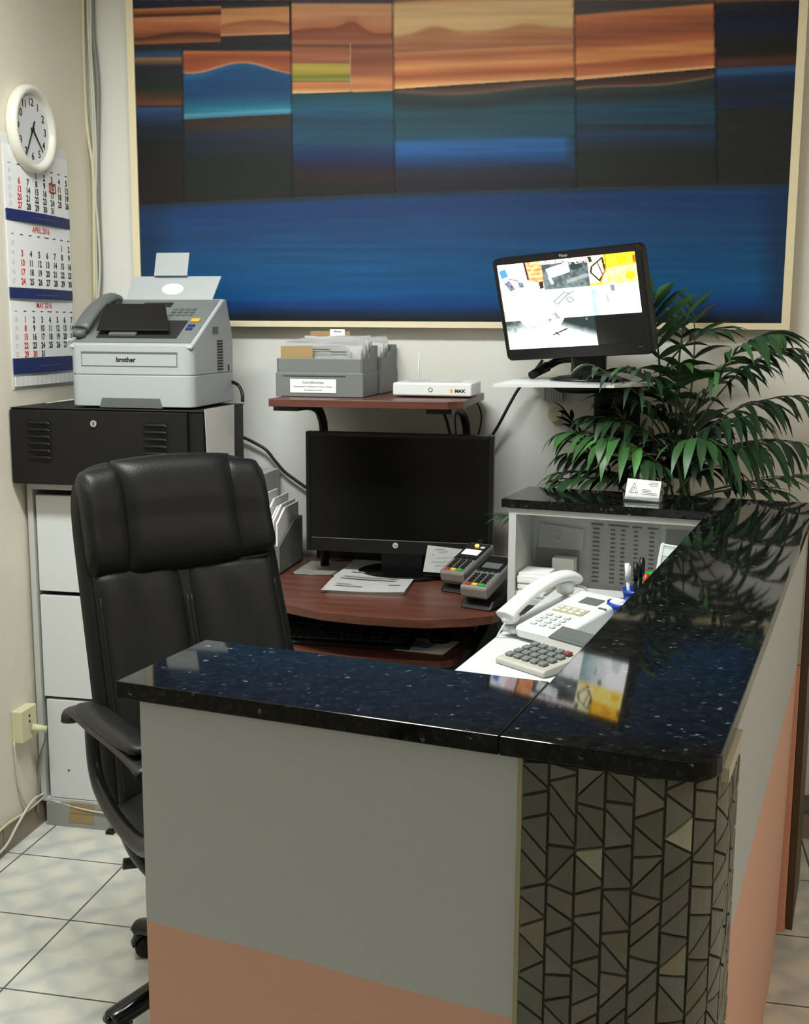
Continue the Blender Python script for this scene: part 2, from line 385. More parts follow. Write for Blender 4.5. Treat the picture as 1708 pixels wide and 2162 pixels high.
def floor_mat():
    m = mat('floor_tiles', (205, 205, 198), 0.28)
    nt = m.node_tree; b = nt.nodes['Principled BSDF']; L = nt.links.new
    g = nt.nodes.new('ShaderNodeNewGeometry')
    mp = nt.nodes.new('ShaderNodeMapping'); mp.inputs['Location'].default_value = (1.789/.33+20, -2.977/.33+20, 0); mp.inputs['Scale'].default_value = (1/.33, 1/.33, 1)
    L(g.outputs['Position'], mp.inputs[0])
    fx = nt.nodes.new('ShaderNodeVectorMath'); fx.operation = 'FRACTION'; L(mp.outputs[0], fx.inputs[0])
    s = nt.nodes.new('ShaderNodeSeparateXYZ'); L(fx.outputs[0], s.inputs[0])
    def mth(op, a, b_=None, c=None):
        n = nt.nodes.new('ShaderNodeMath'); n.operation = op
        for i, q in enumerate((a, b_, c)):
            if q is None: continue
            if isinstance(q, (int, float)): n.inputs[i].default_value = q
            else: L(q, n.inputs[i])
        return n.outputs[0]
    X, Y = s.outputs['X'], s.outputs['Y']
    cx = mth('ABSOLUTE', mth('SUBTRACT', X, 0.5)); cy = mth('ABSOLUTE', mth('SUBTRACT', Y, 0.5))
    edge = mth('MAXIMUM', cx, cy); grout = mth('GREATER_THAN', edge, 0.4925)
    # soft printed brush bands crossing each tile
    nz = nt.nodes.new('ShaderNodeTexNoise'); nz.inputs['Scale'].default_value = 9; nz.inputs['Detail'].default_value = 8; L(g.outputs['Position'], nz.inputs['Vector'])
    wob = mth('MULTIPLY', mth('SUBTRACT', nz.outputs['Fac'], 0.5), 0.35)
    d1 = mth('ADD', mth('SUBTRACT', X, Y), wob); d2 = mth('ADD', mth('ADD', X, Y), wob)
    b1 = mth('MULTIPLY_ADD', mth('COSINE', mth('MULTIPLY', d1, 12.566)), 0.5, 0.5)
    b2 = mth('MULTIPLY_ADD', mth('COSINE', mth('MULTIPLY', d2, 12.566)), 0.5, 0.5)
    # stripes only where near the diagonals
    m1 = mth('SUBTRACT', 1.0, mth('MULTIPLY', mth('ABSOLUTE', mth('SUBTRACT', X, Y)), 3.0))
    bb = mth('MAXIMUM', mth('MULTIPLY', b1, 0.7), mth('MULTIPLY', b2, 0.6))
    bb = mth('MULTIPLY', mth('POWER', bb, 1.6), mth('MULTIPLY_ADD', nz.outputs['Fac'], 2.4, -0.15))
    mx = nt.nodes.new('ShaderNodeMix'); mx.data_type = 'RGBA'; L(bb, mx.inputs['Factor'])
    mx.inputs['A'].default_value = (*s2l((219, 216, 204)), 1); mx.inputs['B'].default_value = (*s2l((172, 179, 180)), 1)
    mg = nt.nodes.new('ShaderNodeMix'); mg.data_type = 'RGBA'; L(grout, mg.inputs['Factor']); L(mx.outputs['Result'], mg.inputs['A'])
    mg.inputs['B'].default_value = (*s2l((72, 72, 68)), 1)
    L(mg.outputs['Result'], b.inputs['Base Color'])
    rr = mth('MULTIPLY_ADD', grout, 0.5, 0.25); L(rr, b.inputs['Roughness'])
    return m
M['floor'] = floor_mat()
# ---------------------------------------------------------------- room
XL, XR, YB, YF, ZC = -1.85, 2.6, 3.72, -2.6, 2.9
def struct(name, m, *b):
    o = bxobj(name, m, *b); o['kind'] = 'structure'; return o
struct('floor', M['floor'], XL-.1, XR+.1, YF-.1, YB+.1, -.1, 0)
struct('ceiling', M['ceiling'], XL-.1, XR+.1, YF-.1, YB+.1, ZC, ZC+.1)
struct('wall_back', M['wall'], XL-.1, XR+.1, YB, YB+.1, 0, ZC)
struct('wall_left', M['wall_left'], XL-.1, XL, YF, YB, 0, ZC)
struct('wall_right', M['hall'], XR, XR+.1, YF, YB, 0, ZC)
struct('wall_front', M['hall'], XL-.1, XR+.1, YF-.1, YF, 0, ZC)
bm = bmesh.new()
y = 2.96
while y > YF+.1:
    box(bm, XL, XL+.013, y-.328, y-.002, 0, .078); y -= .33
box(bm, XL, XL+.013, 2.962, YB, 0, .078)
build('baseboard_left', bm, M['base'])['kind'] = 'structure'
bm = bmesh.new(); box(bm, -.1, XR, 3.60, YB, 0, .085); box(bm, -.1, XR, 3.595, YB, .085, .095, mi=1)
build('baseboard_back', bm, [M['base'], M['grey_d']])['kind'] = 'structure'
# ---------------------------------------------------------------- lamps on the ceiling
def ceiling_lamp(label, x, y):
    t = thing('ceiling_lamp', label, 'lamp', (x, y, ZC))
    bxobj('housing', M['white'], -.65, .65, -.12, .12, -.05, 0, t, bev=.01)
    for s in (-1, 1):
        bm = bmesh.new(); cyl(bm, (-.58, s*.06, -.066), (.58, s*.06, -.066), .014); build('tube', bm, M['lampglow'], t)
ceiling_lamp('twin tube ceiling lamp above the office chair, out of frame', -1.0, 2.05)
ceiling_lamp('twin tube ceiling lamp over the visitors side, right of the camera', 1.9, 0.9)
ceiling_lamp('added twin tube fitting for the fill light behind the camera, unseen', -0.6, -1.7)  # unseen fitting added to go with the rear fill light
# ---------------------------------------------------------------- painting
t = thing('painting', 'large abstract painting of blue and rust colour blocks in a cream frame', 'painting', (-.64, 3.69, 1.57))
px0, px1, pz0, pz1, py = -1.688, .407, 1.568, 2.84, 3.668
bm = bmesh.new()
fwid = .024
box(bm, px0, px0+fwid, py, 3.705, pz0, pz1); box(bm, px1-fwid, px1, py, 3.705, pz0, pz1)
box(bm, px0+fwid, px1-fwid, py, 3.705, pz0, pz0+fwid*.8); box(bm, px0+fwid, px1-fwid, py, 3.705, pz1-fwid, pz1)
build('picture_frame', bm, M['frame'], t, world=True)
def lerp(a, b, k): return tuple(a[i]+(b[i]-a[i])*k for i in range(3))
def grad(stops, y):
    if y <= stops[0][0]: return stops[0][1]
    for (a, ca), (b, cb) in zip(stops, stops[1:]):
        if y <= b: return lerp(ca, cb, (y-a)/max(b-a, 1e-6))
    return stops[-1][1]
_r = random.Random(3); _N = [[_r.random() for _ in range(64)] for _ in range(64)]
def vn(x, y):
    xi, yi = int(math.floor(x)), int(math.floor(y)); fx, fy = x-xi, y-yi
    fx = fx*fx*(3-2*fx); fy = fy*fy*(3-2*fy)
    a, b, c, d = _N[yi % 64][xi % 64], _N[yi % 64][(xi+1) % 64], _N[(yi+1) % 64][xi % 64], _N[(yi+1) % 64][(xi+1) % 64]
    return (a*(1-fx)+b*fx)*(1-fy)+(c*(1-fx)+d*fx)*fy
def art(x, y):
    bnd = 427-(x-300)*.036 - 6*math.sin((x-300)/1365*PI)
    if y > bnd:
        k = (x-300)/1365
        y2 = (y-bnd)/(676-bnd)
        c = grad([(0, (44, 58, 60)), (.012, (34, 50, 66)), (.05, (28, 58, 108)), (.3, (30, 70, 116)), (.6, (20, 82, 132)), (.78, (14, 82, 140)), (.88, (16, 60, 122)), (.95, (24, 40, 66)), (1, (26, 28, 32))], y2)
        e = min(1, (x-295)/90); e2 = min(1, (1660-x)/60)
        c = lerp((26, 48, 78), c, max(.35, min(e, e2, 1))); n = (vn(x/160, y/9)-.5)
        return tuple(v*(1+.16*n) for v in c)
    sl = (x-285)*-.03
    if x < 645 and y < 100+sl*.6:
        yy = y-sl
        if x < 490:
            h = 80-9*max(0, math.sin((x-310)/60))
            c = grad([(-40, (150, 95, 60)), (-10, (60, 60, 75)), (0, (28, 36, 58)), (17, (34, 36, 52)), (20, (190, 122, 74)), (30, (120, 66, 40)), (34, (60, 36, 26)), (38, (198, 130, 88)), (60, (178, 104, 70)), (h-4, (140, 80, 56)), (h, (84, 48, 34)), (90, (150, 88, 60)), (93, (40, 36, 42)), (110, (36, 38, 44))], yy)
        else:
            h = 58-9*math.sin((x-490)/155*PI)
            c = grad([(-40, (50, 60, 90)), (0, (30, 44, 78)), (12, (40, 40, 48)), (22, (60, 50, 46)), (26, (206, 146, 98)), (h-2, (200, 138, 92)), (h+2, (156, 100, 66)), (74, (190, 120, 84)), (79, (222, 164, 124)), (81, (50, 40, 42)), (100, (34, 36, 44))], yy)
    elif x < 401:
        c = grad([(100, (36, 38, 44)), (108, (40, 62, 92)), (116, (52, 70, 96)), (120, (150, 106, 74)), (128, (110, 84, 66)), (136, (34, 40, 46)), (180, (34, 38, 40)), (196, (64, 48, 36)), (214, (106, 60, 40)), (219, (44, 40, 44)), (224, (46, 74, 116)), (238, (34, 56, 92)), (262, (26, 34, 50)), (300, (26, 26, 28)), (420, (34, 28, 26))], y-sl*.2)
    elif x < 648:
        w = 140+11*math.sin((x-455)/(118)*PI+2.5)
        if y < w:
            c = grad([(88, (36, 38, 46)), (102, (40, 38, 44)), (106, (186, 110, 66)), (116, (150, 76, 50)), (w-6, (168, 88, 56)), (w, (196, 150, 110))], y)
        else:
            c = grad([(w, (36, 96, 140)), (w+12, (24, 74, 122)), (190, (22, 66, 112)), (212, (30, 96, 128)), (226, (44, 124, 152)), (232, (84, 160, 190)), (239, (60, 120, 150)), (241, (52, 42, 34)), (262, (50, 44, 40)), (275, (30, 42, 60)), (310, (28, 36, 48)), (330, (26, 32, 32)), (415, (32, 34, 30))], y-(x-520)*-.05)
    elif x < 872:
        if y < 192-(x-650)*.03:
            hill = 60-18*max(0, math.exp(-((x-785)/28)**2))-6*math.sin((x-655)/40)
            if y < 95:
                c = grad([(-20, (40, 50, 80)), (4, (60, 60, 80)), (10, (206, 150, 110)), (30, (204, 146, 106)), (hill, (176, 108, 78)), (hill+5, (132, 72, 50)), (80, (150, 90, 66)), (88, (166, 100, 74)), (95, (100, 62, 46))], y)
            elif x < 778 and y < 168:
                c = grad([(92, (110, 70, 50)), (100, (160, 96, 70)), (120, (170, 104, 74)), (128, (150, 96, 70)), (131, (172, 156, 70)), (148, (190, 166, 70)), (156, (120, 124, 50)), (164, (150, 148, 74)), (168, (110, 80, 50))], y)
            else:
                c = grad([(92, (100, 62, 46)), (104, (160, 98, 70)), (120, (130, 74, 52)), (150, (164, 96, 68)), (164, (206, 136, 88)), (180, (200, 124, 74)), (188, (236, 186, 132)), (192, (236, 186, 132))], y)
            if abs(x-779) < 1.6 and y > 88: c = (186, 140, 116)
        else:
            c = grad([(190, (34, 66, 66)), (205, (28, 80, 100)), (225, (34, 86, 116)), (245, (30, 66, 92)), (285, (30, 74, 98)), (305, (26, 60, 96)), (330, (28, 38, 84)), (345, (36, 30, 50)), (365, (42, 32, 34)), (400, (30, 30, 34))], y)
    elif x < 1251:
        top = 182-(x-873)*.065
        if y < top:
            hill = 78-16*math.exp(-((x-960)/40)**2)-10*math.exp(-((x-1150)/50)**2)
            s2 = (x-873)*-.05
            c = grad([(-20, (60, 60, 70)), (0, (70, 66, 64)), (8, (214, 160, 116)), (14, (218, 182, 134)), (hill-8, (212, 176, 128)), (hill, (176, 122, 84)), (106, (164, 104, 74)), (110, (196, 136, 92)), (121, (168, 96, 62)), (138, (216, 152, 96)), (146, (204, 126, 78)), (158, (168, 92, 56)), (172, (214, 146, 92)), (182, (242, 194, 140))], y-s2)
        else:
            wv = 186-(x-873)*.012+7*math.sin((x-900)/70)
            c = grad([(top, (44, 34, 34)), (wv-5, (98, 72, 62)), (wv, (110, 84, 72)), (wv+4, (48, 62, 60)), (wv+22, (36, 46, 48)), (wv+38, (34, 70, 84)), (262, (36, 76, 92)), (282, (34, 74, 96)), (290, (40, 92, 152)), (312, (36, 88, 148)), (335, (30, 60, 108)), (346, (34, 44, 66)), (362, (40, 38, 50)), (400, (30, 32, 38))], y-(x-1060)*-.02)
            if x > 1225 and 275 < y < 345: c = lerp(c, (34, 60, 84), min(1, (x-1225)/20))
    elif x < 1529:
        top = 163-(x-1255)*.093
        if y < top:
            s3 = (x-1255)*-.085
            c = grad([(-40, (60, 60, 62)), (28, (74, 68, 66)), (33, (200, 128, 84)), (48, (176, 100, 66)), (70, (140, 84, 62)), (84, (150, 82, 56)), (98, (176, 100, 66)), (108, (204, 136, 84)), (126, (206, 136, 82)), (134, (164, 88, 56)), (154, (192, 116, 76)), (158, (236, 180, 130)), (163, (236, 180, 130))], y-s3)
        else:
            wv = 186-(x-1255)*.12-6*math.cos((x-1255)/60)
            c = grad([(top, (50, 36, 36)), (wv-4, (78, 54, 46)), (wv, (128, 98, 78)), (wv+4, (44, 60, 56)), (wv+22, (40, 46, 48)), (214, (30, 66, 88)), (250, (34, 64, 84)), (258, (34, 44, 58)), (276, (32, 58, 88)), (290, (34, 46, 64)), (310, (34, 38, 38)), (385, (36, 38, 36))], y)
    else:
        s4 = (x-1530)*-.05
        c = grad([(-10, (60, 46, 36)), (2, (110, 84, 66)), (10, (44, 42, 48)), (30, (28, 30, 46)), (58, (26, 34, 66)), (76, (36, 36, 42)), (112, (34, 32, 32)), (126, (80, 52, 42)), (137, (74, 48, 44)), (141, (44, 84, 128)), (150, (44, 84, 124)), (162, (26, 46, 80)), (190, (34, 42, 54)), (212, (26, 40, 70)), (230, (36, 38, 40)), (380, (36, 38, 36))], y-s4)
    for e in (401, 648, 872, 1251, 1529):
        if abs(x-e) < 3 and (y > 95 or e > 600): c = tuple(v*.72 for v in c)
    n = (vn(x/130, y/7)-.5)
    return tuple(v*(1+.14*n) for v in c)
def artc(s, tt):
    a = [artc1(s, tt+d/1200) for d in (-1, 0, 1)] if tt < .84 else [artc1(s, tt)]
    return tuple(sum(c[i] for c in a)/len(a) for i in range(3))
def artc1(s, tt):
    zz = (pz0+.02)+(pz1-pz0-.04)*tt
    ztop = 2.602-.099*s
    yv = 678*(ztop-zz)/(ztop-1.59)
    xl = 285+15*yv/680; xr = 1693-46*yv/680
    if yv < 0:
        yv2 = -yv; b = int((xl+(xr-xl)*s-285)//260)
        return s2l(grad([(0, (150+20*(b % 2), 96, 66)), (30, (60, 60, 80)), (80, (190, 130, 84)), (140, (40, 60, 90)), (260, (28, 40, 66))], yv2))
    return s2l(tuple(max(0, v*.93) for v in art(xl+(xr-xl)*s, yv)))
M['canvas'] = attr_mat('oil_paint', rough=0.5, streak=0.05)
M['canvas'].node_tree.nodes['Principled BSDF'].inputs['Specular IOR Level'].default_value = 0.2
ci, cj = px0+fwid-.002, px1-fwid+.002
o = grid_col('canvas', artc, 640, 420, lambda s, tt: (ci+(cj-ci)*s, py+.006, (pz0+.016)+(pz1-pz0-.036)*tt), M['canvas'], t, off=(0, 0, 0))
for v in o.data.vertices: v.co -= t.location
# ---------------------------------------------------------------- left wall: clock and calendar
XW = XL
CY, CZ = 3.300, 2.147
t = thing('wall_clock', 'round white wall clock showing about 4:35, hung over the calendar', 'clock', (XW, CY, CZ))
MX = Matrix.Rotation(PI/2, 4, 'Y')   # z -> +x
bm = bmesh.new(); lathe(bm, [(0.0, 0), (.119, 0), (.127, .010), (.127, .024), (.123, .034), (.116, .038), (.108, .036), (.103, .028), (.101, .018), (.0, .018)], 48, MX)
build('rim', bm, M['white2'], t)
bm = bmesh.new(); lathe(bm, [(.101, .0185), (0.0, .0185)], 48, MX); build('dial', bm, M['white'], t)
bm = bmesh.new()
for i in range(1, 13):
    a = PI/2-2*PI*i/12
    text_into(bm, str(i), .031, fr((.0192, .078*math.cos(a), .078*math.sin(a)), (0, 1, 0), (0, 0, 1)), bold=.0003)
for i in range(60):
    a = 2*PI*i/60; m4 = Matrix.Translation((.0190, .096*math.cos(a), .096*math.sin(a)))
    box(bm, 0, .0004, -.0006, .0006, -.0006, .0006, M=m4)
build('numerals', bm, M['ink'], t)
def hand(name, ang, l0, l1, wd, x):
    bm = bmesh.new(); a = math.radians(ang); R = Matrix.Rotation(-a, 4, 'X')
    prism(bm, [(-wd, -l0), (wd, -l0), (wd*1.1, 0), (wd*.5, l1), (-wd*.5, l1), (-wd*1.1, 0)], 0, .0012, M=Matrix.Translation((x, 0, 0)) @ R @ fr((0, 0, 0), (0, 1, 0), (0, 0, 1)))
    build(name, bm, M['black'], t)
hand('minute_hand', 208, .028, .090, .0028, .0215)
hand('hour_hand', 137, .0, .080, .0028, .0230)
bm = bmesh.new(); cyl(bm, (.019, 0, 0), (.0255, 0, 0), .006); build('hand_hub', bm, M['black'], t)

t = thing('wall_calendar', 'three month wall calendar with navy strips, hanging below the clock', 'calendar', (XW, 3.34, 1.38))
cy0, cy1 = 3.155, 3.535
def cal_sheet(z0, z1, bow, m, name, x=.004, y0=cy0, y1=cy1, th=.0015):
    bm = bmesh.new(); n = 14; A = []; 
    for k in range(n+1):
        q = k/n; xx = XW+x+bow*math.sin(q*PI)
        A.append((q, xx))
    f = []; 
    for q, xx in A:
        yy = y0+(y1-y0)*q
        f.append([bm.verts.new(p) for p in ((xx, yy, z0), (xx, yy, z1), (xx+th, yy, z1), (xx+th, yy, z0))])
    for a, b in zip(f, f[1:]):
        for i in range(4): bm.faces.new((a[i], b[i], b[(i+1) % 4], a[(i+1) % 4]))
    bm.faces.new(f[0]); bm.faces.new(list(reversed(f[-1])))
    return build(name, bm, m, t, world=True)
def cx_at(yy, x, bow): return XW+x+bow*math.sin((yy-cy0)/(cy1-cy0)*PI)+.0018
cal_sheet(1.380, 2.12, .0, M['white'], 'backing_card', x=.001)
ms1 = cal_sheet(1.905, 2.088, .004, M['paper'], 'month_sheet')
ms2 = cal_sheet(1.680, 1.872, .004, M['paper'], 'month_sheet')
ms3 = cal_sheet(1.472, 1.640, .004, M['paper'], 'month_sheet')
cal_sheet(1.874, 1.906, .010, M['navy'], 'navy_strip', x=.006)
cal_sheet(1.648, 1.678, .010, M['navy'], 'navy_strip', x=.006)
cal_sheet(1.425, 1.470, .006, M['navy'], 'navy_strip', x=.006)
bm = bmesh.new()
for k in range(13): box(bm, XW+.006, XW+.009, cy0+.004+k*.0285, cy0+.030+k*.0285, 1.388, 1.417)
build('colour_tabs', bm, M['paper2'], t, world=True)
bmw = bmesh.new()
def cal_month(ms, title, first, days, zrow, dz, wk, ztitle, hol=()):
    bmk, bmr, bmg = bmesh.new(), bmesh.new(), bmesh.new()
    if title: glyphs_into(bmr, title, .024, fr((cx_at(3.345, .004, .004), 3.345, ztitle), (0, 1, 0), (0, 0, 1)), sx=.9, bold=.025)
    zw = zrow+dz*1.0
    for c in range(8):
        yy = cy0+.028+c*.0485
        box(bmk if c else bmg, cx_at(yy, .004, .004), cx_at(yy, .004, .004)+.0002, yy-.008-(.006 if c == 4 else 0), yy+.008+(.006 if c == 4 else 0), zw-.0015, zw+.0015)
    r = 0; c = first
    for d in range(1, days+1):
        yy = cy0+.028+(c+1)*.0485
        F = fr((cx_at(yy, .004, .004), yy, zrow-r*dz), (0, 1, 0), (0, 0, 1))
        glyphs_into(bmr if (c == 0 or d in hol) else bmk, str(d), .0255, F, sx=.92, bold=.045)
        c += 1
        if c == 7: c = 0; r += 1
    for k in range(5):
        yy = cy0+.026
        glyphs_into(bmg, str(wk+k), .019, fr((cx_at(yy, .004, .004), yy, zrow-k*dz), (0, 1, 0), (0, 0, 1)), sx=.9)
    for b, nm, m_ in ((bmk, 'black_print', 'ink'), (bmr, 'red_print', 'red_ink'), (bmg, 'grey_print', 'grey_ink')):
        for v in b.verts: v.co -= t.location
        o = build(nm, b, M[m_]); o.parent = ms
cal_month(ms1, None, 2, 31, 2.014, .0235, 9, 2.07)
cal_month(ms2, 'APRIL 2016', 5, 30, 1.808, .0275, 13, 1.854)
cal_month(ms3, 'MAY 2016', 0, 31, 1.585, .0258, 18, 1.629, hol=(30,))
for zc, tx in ((1.890, 'AlfaTech Cool Care Mall Shop And Partner'), (1.661, 'Industry Wide Service and Heating Systems'), (1.448, 'fashion shopping       fashion shopping')):
    text_into(bmw, '- - - - - - - -  - - - - - - - - -', .013, fr((XW+.022, 3.345, zc), (0, 1, 0), (0, 0, 1)), ext=.0001)
build('strip_print', bmw, M['grey_ink'], t, world=True)
bm = bmesh.new(); yq = 3.155+.028+5*.0485
xq = cx_at(yq, .004, .004)+.001; zq = 2.014-.0235
for a, b, c, d in ((-.020, .020, .011, .014), (-.020, .020, -.014, -.011), (-.020, -.016, -.014, .014), (.016, .020, -.014, .014)):
    box(bm, xq, xq+.002, yq+a, yq+b, zq+c, zq+d)
build('date_marker', bm, M['red_ink'], t, world=True)
# power socket on the left wall
t = thing('wall_socket', 'cream wall socket box with a plug pushed in, low on the left wall', 'socket', (XW, 3.10, .36))
bxobj('socket_box', M['cream'], 0, .035, -.045, .045, -.045, .055, t, bev=.003)
bm = bmesh.new()
for z in (.03, .012): cyl(bm, (.034, .0, z), (.0365, .0, z), .004)
build('socket_holes', bm, M['ink'], t)
bm = bmesh.new(); cyl(bm, (.035, .012, -.012), (.075, .03, -.02), .013, .009); build('plug', bm, M['cream'], t)
tag(build('cable', (lambda b: (tube(b, [(XW+.07, 3.13, .345), (XW+.05, 3.165, .30), (XW+.02, 3.175, .22), (XW+.02, 3.16, .12), (XW+.018, 3.15, .05)], .003), b)[1])(bmesh.new()), M['cable_g'], off=(XW+.02, 3.16, .05)), 'grey flex dropping from the plug in the wall socket', 'cable')
def cable(pts, r, m, label, group=None, k=6):
    bm = bmesh.new(); tube(bm, pts, r, 7, k=k); o = build('cable', bm, m, off=Vector(pts[0])); return tag(o, label, 'cable', group)
cable([(XW+.006, 3.055, .318), (XW+.006, 3.06, .24), (XW+.008, 3.07, .16), (XW+.012, 3.10, .09)], .0035, M['cable_w'], 'white flex running down the wall from the underside of the socket box')
cable([(XW+.02, 3.20, .10), (XW+.02, 3.12, .105), (XW+.025, 3.02, .07), (XW+.02, 2.96, .03), (XW+.02, 2.86, .02), (XW+.025, 2.75, .01)], .004, M['cable_w'], 'thick white cable sagging over the left skirting tiles')
cable([(XW+.02, 3.22, .092), (XW+.02, 3.10, .085), (XW+.016, 2.98, .09), (XW+.018, 2.88, .08), (XW+.018, 2.7, .05)], .003, M['cable_y'], 'cream cable lying along the top of the left skirting')
cable([(XW+.02, 3.19, .085), (-1.70, 3.180, .066), (-1.58, 3.178, .058), (-1.35, 3.178, .05)], .0025, M['cable_w'], 'thin white cable crossing the plinth of the drawer cabinet')
# riser cables in the back left corner
def zc_(pl): return pl
C1 = [(175, 0), (176, 90), (180, 230), (190, 300), (199, 350)]
cable([at(174+a, yy, 3.69) for a, yy in ((0, -60), (2, 100), (7, 230), (14, 300), (22, 352), (24, 420), (26, 640))], .006, M['cable_y'], 'leftmost cream riser cable in the corner beside the painting', k=8)
cable([at(x, yy, 3.695) for x, yy in ((185, -60), (187, 60), (193, 170), (197, 270), (199, 345), (200, 430), (203, 560), (204, 640))], .006, M['cable_w'], 'white riser cable, second from the left in the corner bundle', k=8)
cable([at(x, yy, 3.70) for x, yy in ((194, -60), (196, 60), (203, 130), (207, 200), (206, 330), (208, 450), (212, 570), (209, 640))], .008, M['cable_g'], 'thick grey riser cable, rightmost in the corner bundle', k=8)
cable([at(x, yy, 3.69) for x, yy in ((190, -60), (192, 100), (200, 240), (203, 350), (202, 420), (207, 480), (211, 560), (208, 620), (205, 645))], .004, M['cable_w'], 'thin white riser cable winding in front of the grey one', k=8)
cable([at(x, yy, 3.705) for x, yy in ((184, 300), (188, 380), (190, 460), (194, 560), (201, 640))], .005, M['cable_y'], 'short cream riser cable against the left wall below the bend', k=8)
# ---------------------------------------------------------------- drawer cabinet and metal box
t = thing('drawer_cabinet', 'tall light grey cabinet with three handleless drawers behind the chair', 'cabinet', (-1.52, 3.45, 0))
X0, X1, Y0, Y1 = -1.838, -1.20, 3.186, 3.70
bm = bmesh.new()
box(bm, X0, X0+.018, Y0, Y1, .078, 1.10); box(bm, X1-.018, X1, Y0, Y1, .078, 1.10)
box(bm, X0+.018, X1-.018, Y0, Y1, 1.078, 1.10); box(bm, X0+.018, X1-.018, Y0, Y1, .078, .09); box(bm, X0+.018, X1-.018, Y1-.02, Y1, .09, 1.078)
build('carcass', bm, M['cab2'], t, world=True, bevel=.001)
for z0, z1, dx in ((.762, 1.060, .0), (.424, .748, .0), (.092, .414, .006)):
    bxobj('drawer_front', M['cab'], X0+.026+dx, X1-.026, Y0+.004, Y0+.024, z0, z1, t, world=True, bevel=.0015)
bm = bmesh.new(); cyl(bm, (-1.74, Y0+.0035, .185), (-1.74, Y0+.006, .185), .0035, n=10); build('screw_hole', bm, M['ink'], t, world=True)
bxobj('plinth', M['plinth'], X0+.02, X1-.01, Y0-.004, Y1-.1, 0.0, .077, t, world=True)
bm = bmesh.new(); box(bm, -1.735, -1.655, Y0-.0055, Y0-.004, .048, .082); box(bm, -1.742, -1.658, Y0-.0055, Y0-.004, .018, .046)
build('brown_tape', bm, M['tape'], t, world=True)
bm = bmesh.new(); box(bm, -1.592, -1.580, Y0-.012, Y0-.004, -.0, .042); box(bm, -1.606, -1.580, Y0-.030, Y0-.006, 0, .010)
build('floor_bracket', bm, M['black'], t, world=True, bevel=.001)
t = thing('metal_box', 'black louvred steel box with a key lock, lying on the drawer cabinet', 'box', (-1.54, 3.30, 1.102))
X0, X1, Y0, Y1, Z0, Z1 = -1.846, -1.242, 3.12, 3.47, 1.102, 1.330
bm = bmesh.new(); box(bm, X0, X1, Y0+.012, Y1, Z0, Z1-.004); box(bm, X0, X1+.002, Y0+.008, Y1+.004, Z1-.004, Z1)
build('case', bm, M['black_metal'], t, world=True, bevel=.002)
bxobj('door_panel', M['black_metal'], X0+.002, X1-.045, Y0, Y0+.012, Z0+.004, Z1-.006, t, world=True, bevel=.0015)
for cx_, n in ((-1.751, 6), (-1.384, 6)):
    bm = bmesh.new()
    for k in range(n):
        z = 1.286-k*.0205
        tube(bm, [(cx_-.035, Y0+.001, z), (cx_-.02, Y0-.004, z+.001), (cx_+.02, Y0-.006, z+.001), (cx_+.034, Y0-.004, z)], .005, 8, k=3)
    lo = build('louvre_group', bm, M['black_metal'], t, world=True)
    bm = bmesh.new()
    for k in range(n): cyl(bm, (cx_+.033, Y0-.004, 1.286-k*.0205), (cx_+.036, Y0-.009, 1.286-k*.0205), .0028, n=10)
    build('louvre_tips', bm, M['steel'], t, world=True)
bm = bmesh.new(); cyl(bm, (-1.574, Y0+.001, 1.288), (-1.574, Y0-.006, 1.288), .010, n=20); box(bm, -1.5755, -1.5725, Y0-.007, Y0-.0055, 1.283, 1.293, mi=1)
build('lock', bm, [M['steel'], M['ink']], t, world=True)
bm = bmesh.new(); prism(bm, [(3.150, 1.16), (3.372, 1.13), (3.378, 1.333), (3.135, 1.335)], X1+.0028, X1+.0040, M=YZX)
tag(build('paper_sheet', bm, M['paper2'], off=(X1+.004, 3.25, 1.23)), 'printed list taped to the right side of the black metal box', 'paper')
# ---------------------------------------------------------------- fax printer
t = thing('fax_printer', 'light grey laser fax printer with handset and raised paper support', 'printer', (-1.475, 3.16, 1.333))
Wd = .192
bm = bmesh.new()
# lower body
fp = rrect(-Wd, Wd, 0, .345, .03); prism(bm, fp, .003, .094); prism(bm, fp, .0958, .183); prism(bm, rrect(-Wd+.003, Wd-.003, .003, .342, .03), .09, .10)
build('lower_body', bm, M['print_body'], t, bevel=.0025)
bm = bmesh.new()
prism(bm, [(0.002, .17), (.344, .17), (.335, .22), (.29, .318), (.268, .318), (.02, .187), (0.002, .180)], -Wd+.0005, Wd-.0005, M=YZX)
build('upper_body', bm, M['print_body'], t, bevel=.006, bseg=3)
sl = math.atan2(.318-.186, .268-.02)
SM = Matrix.Translation((0, .02, .186)) @ Matrix.Rotation(sl, 4, 'X')   # slope frame: y along slope
bxobj('top_panel', M['grey'], -Wd+.008, Wd-.012, .001, .272, -.004, .003, t).data.transform(SM)
bxobj('output_bay', M['ink'], -.125, .128, .025, .135, -.002, .004, t).data.transform(SM)
bm = bmesh.new(); prism(bm, [(-.125, .0), (.105, .0), (.055, .12), (-.135, .12)], .0, .006, M=Matrix.Translation((.0, .03, .034)) @ Matrix.Translation((0, .02, .186)) @ Matrix.Rotation(sl+.22, 4, 'X'))
build('document_tray', bm, M['black'], t, bevel=.002)
bm = bmesh.new(); box(bm, -.085, .0, .030, .05, .004, .014, .002); 
build('paper_stop', bm, M['grey_d'], t).data.transform(SM)
bm = bmesh.new(); box(bm, -.055, .04, .222, .250, .003, .0045, mi=0)
build('display', bm, M['screen_off'], t).data.transform(SM)
bm = bmesh.new()
for i in range(4):
    for j in range(3): box(bm, .055+i*.02, .069+i*.02, .165+j*.018, .175+j*.018, .003, .0055)
build('keypad', bm, M['grey_d'], t).data.transform(SM)
bm = bmesh.new()
for i in range(3): box(bm, -.12+i*.012, -.112+i*.012, .235, .238, .003, .0035)
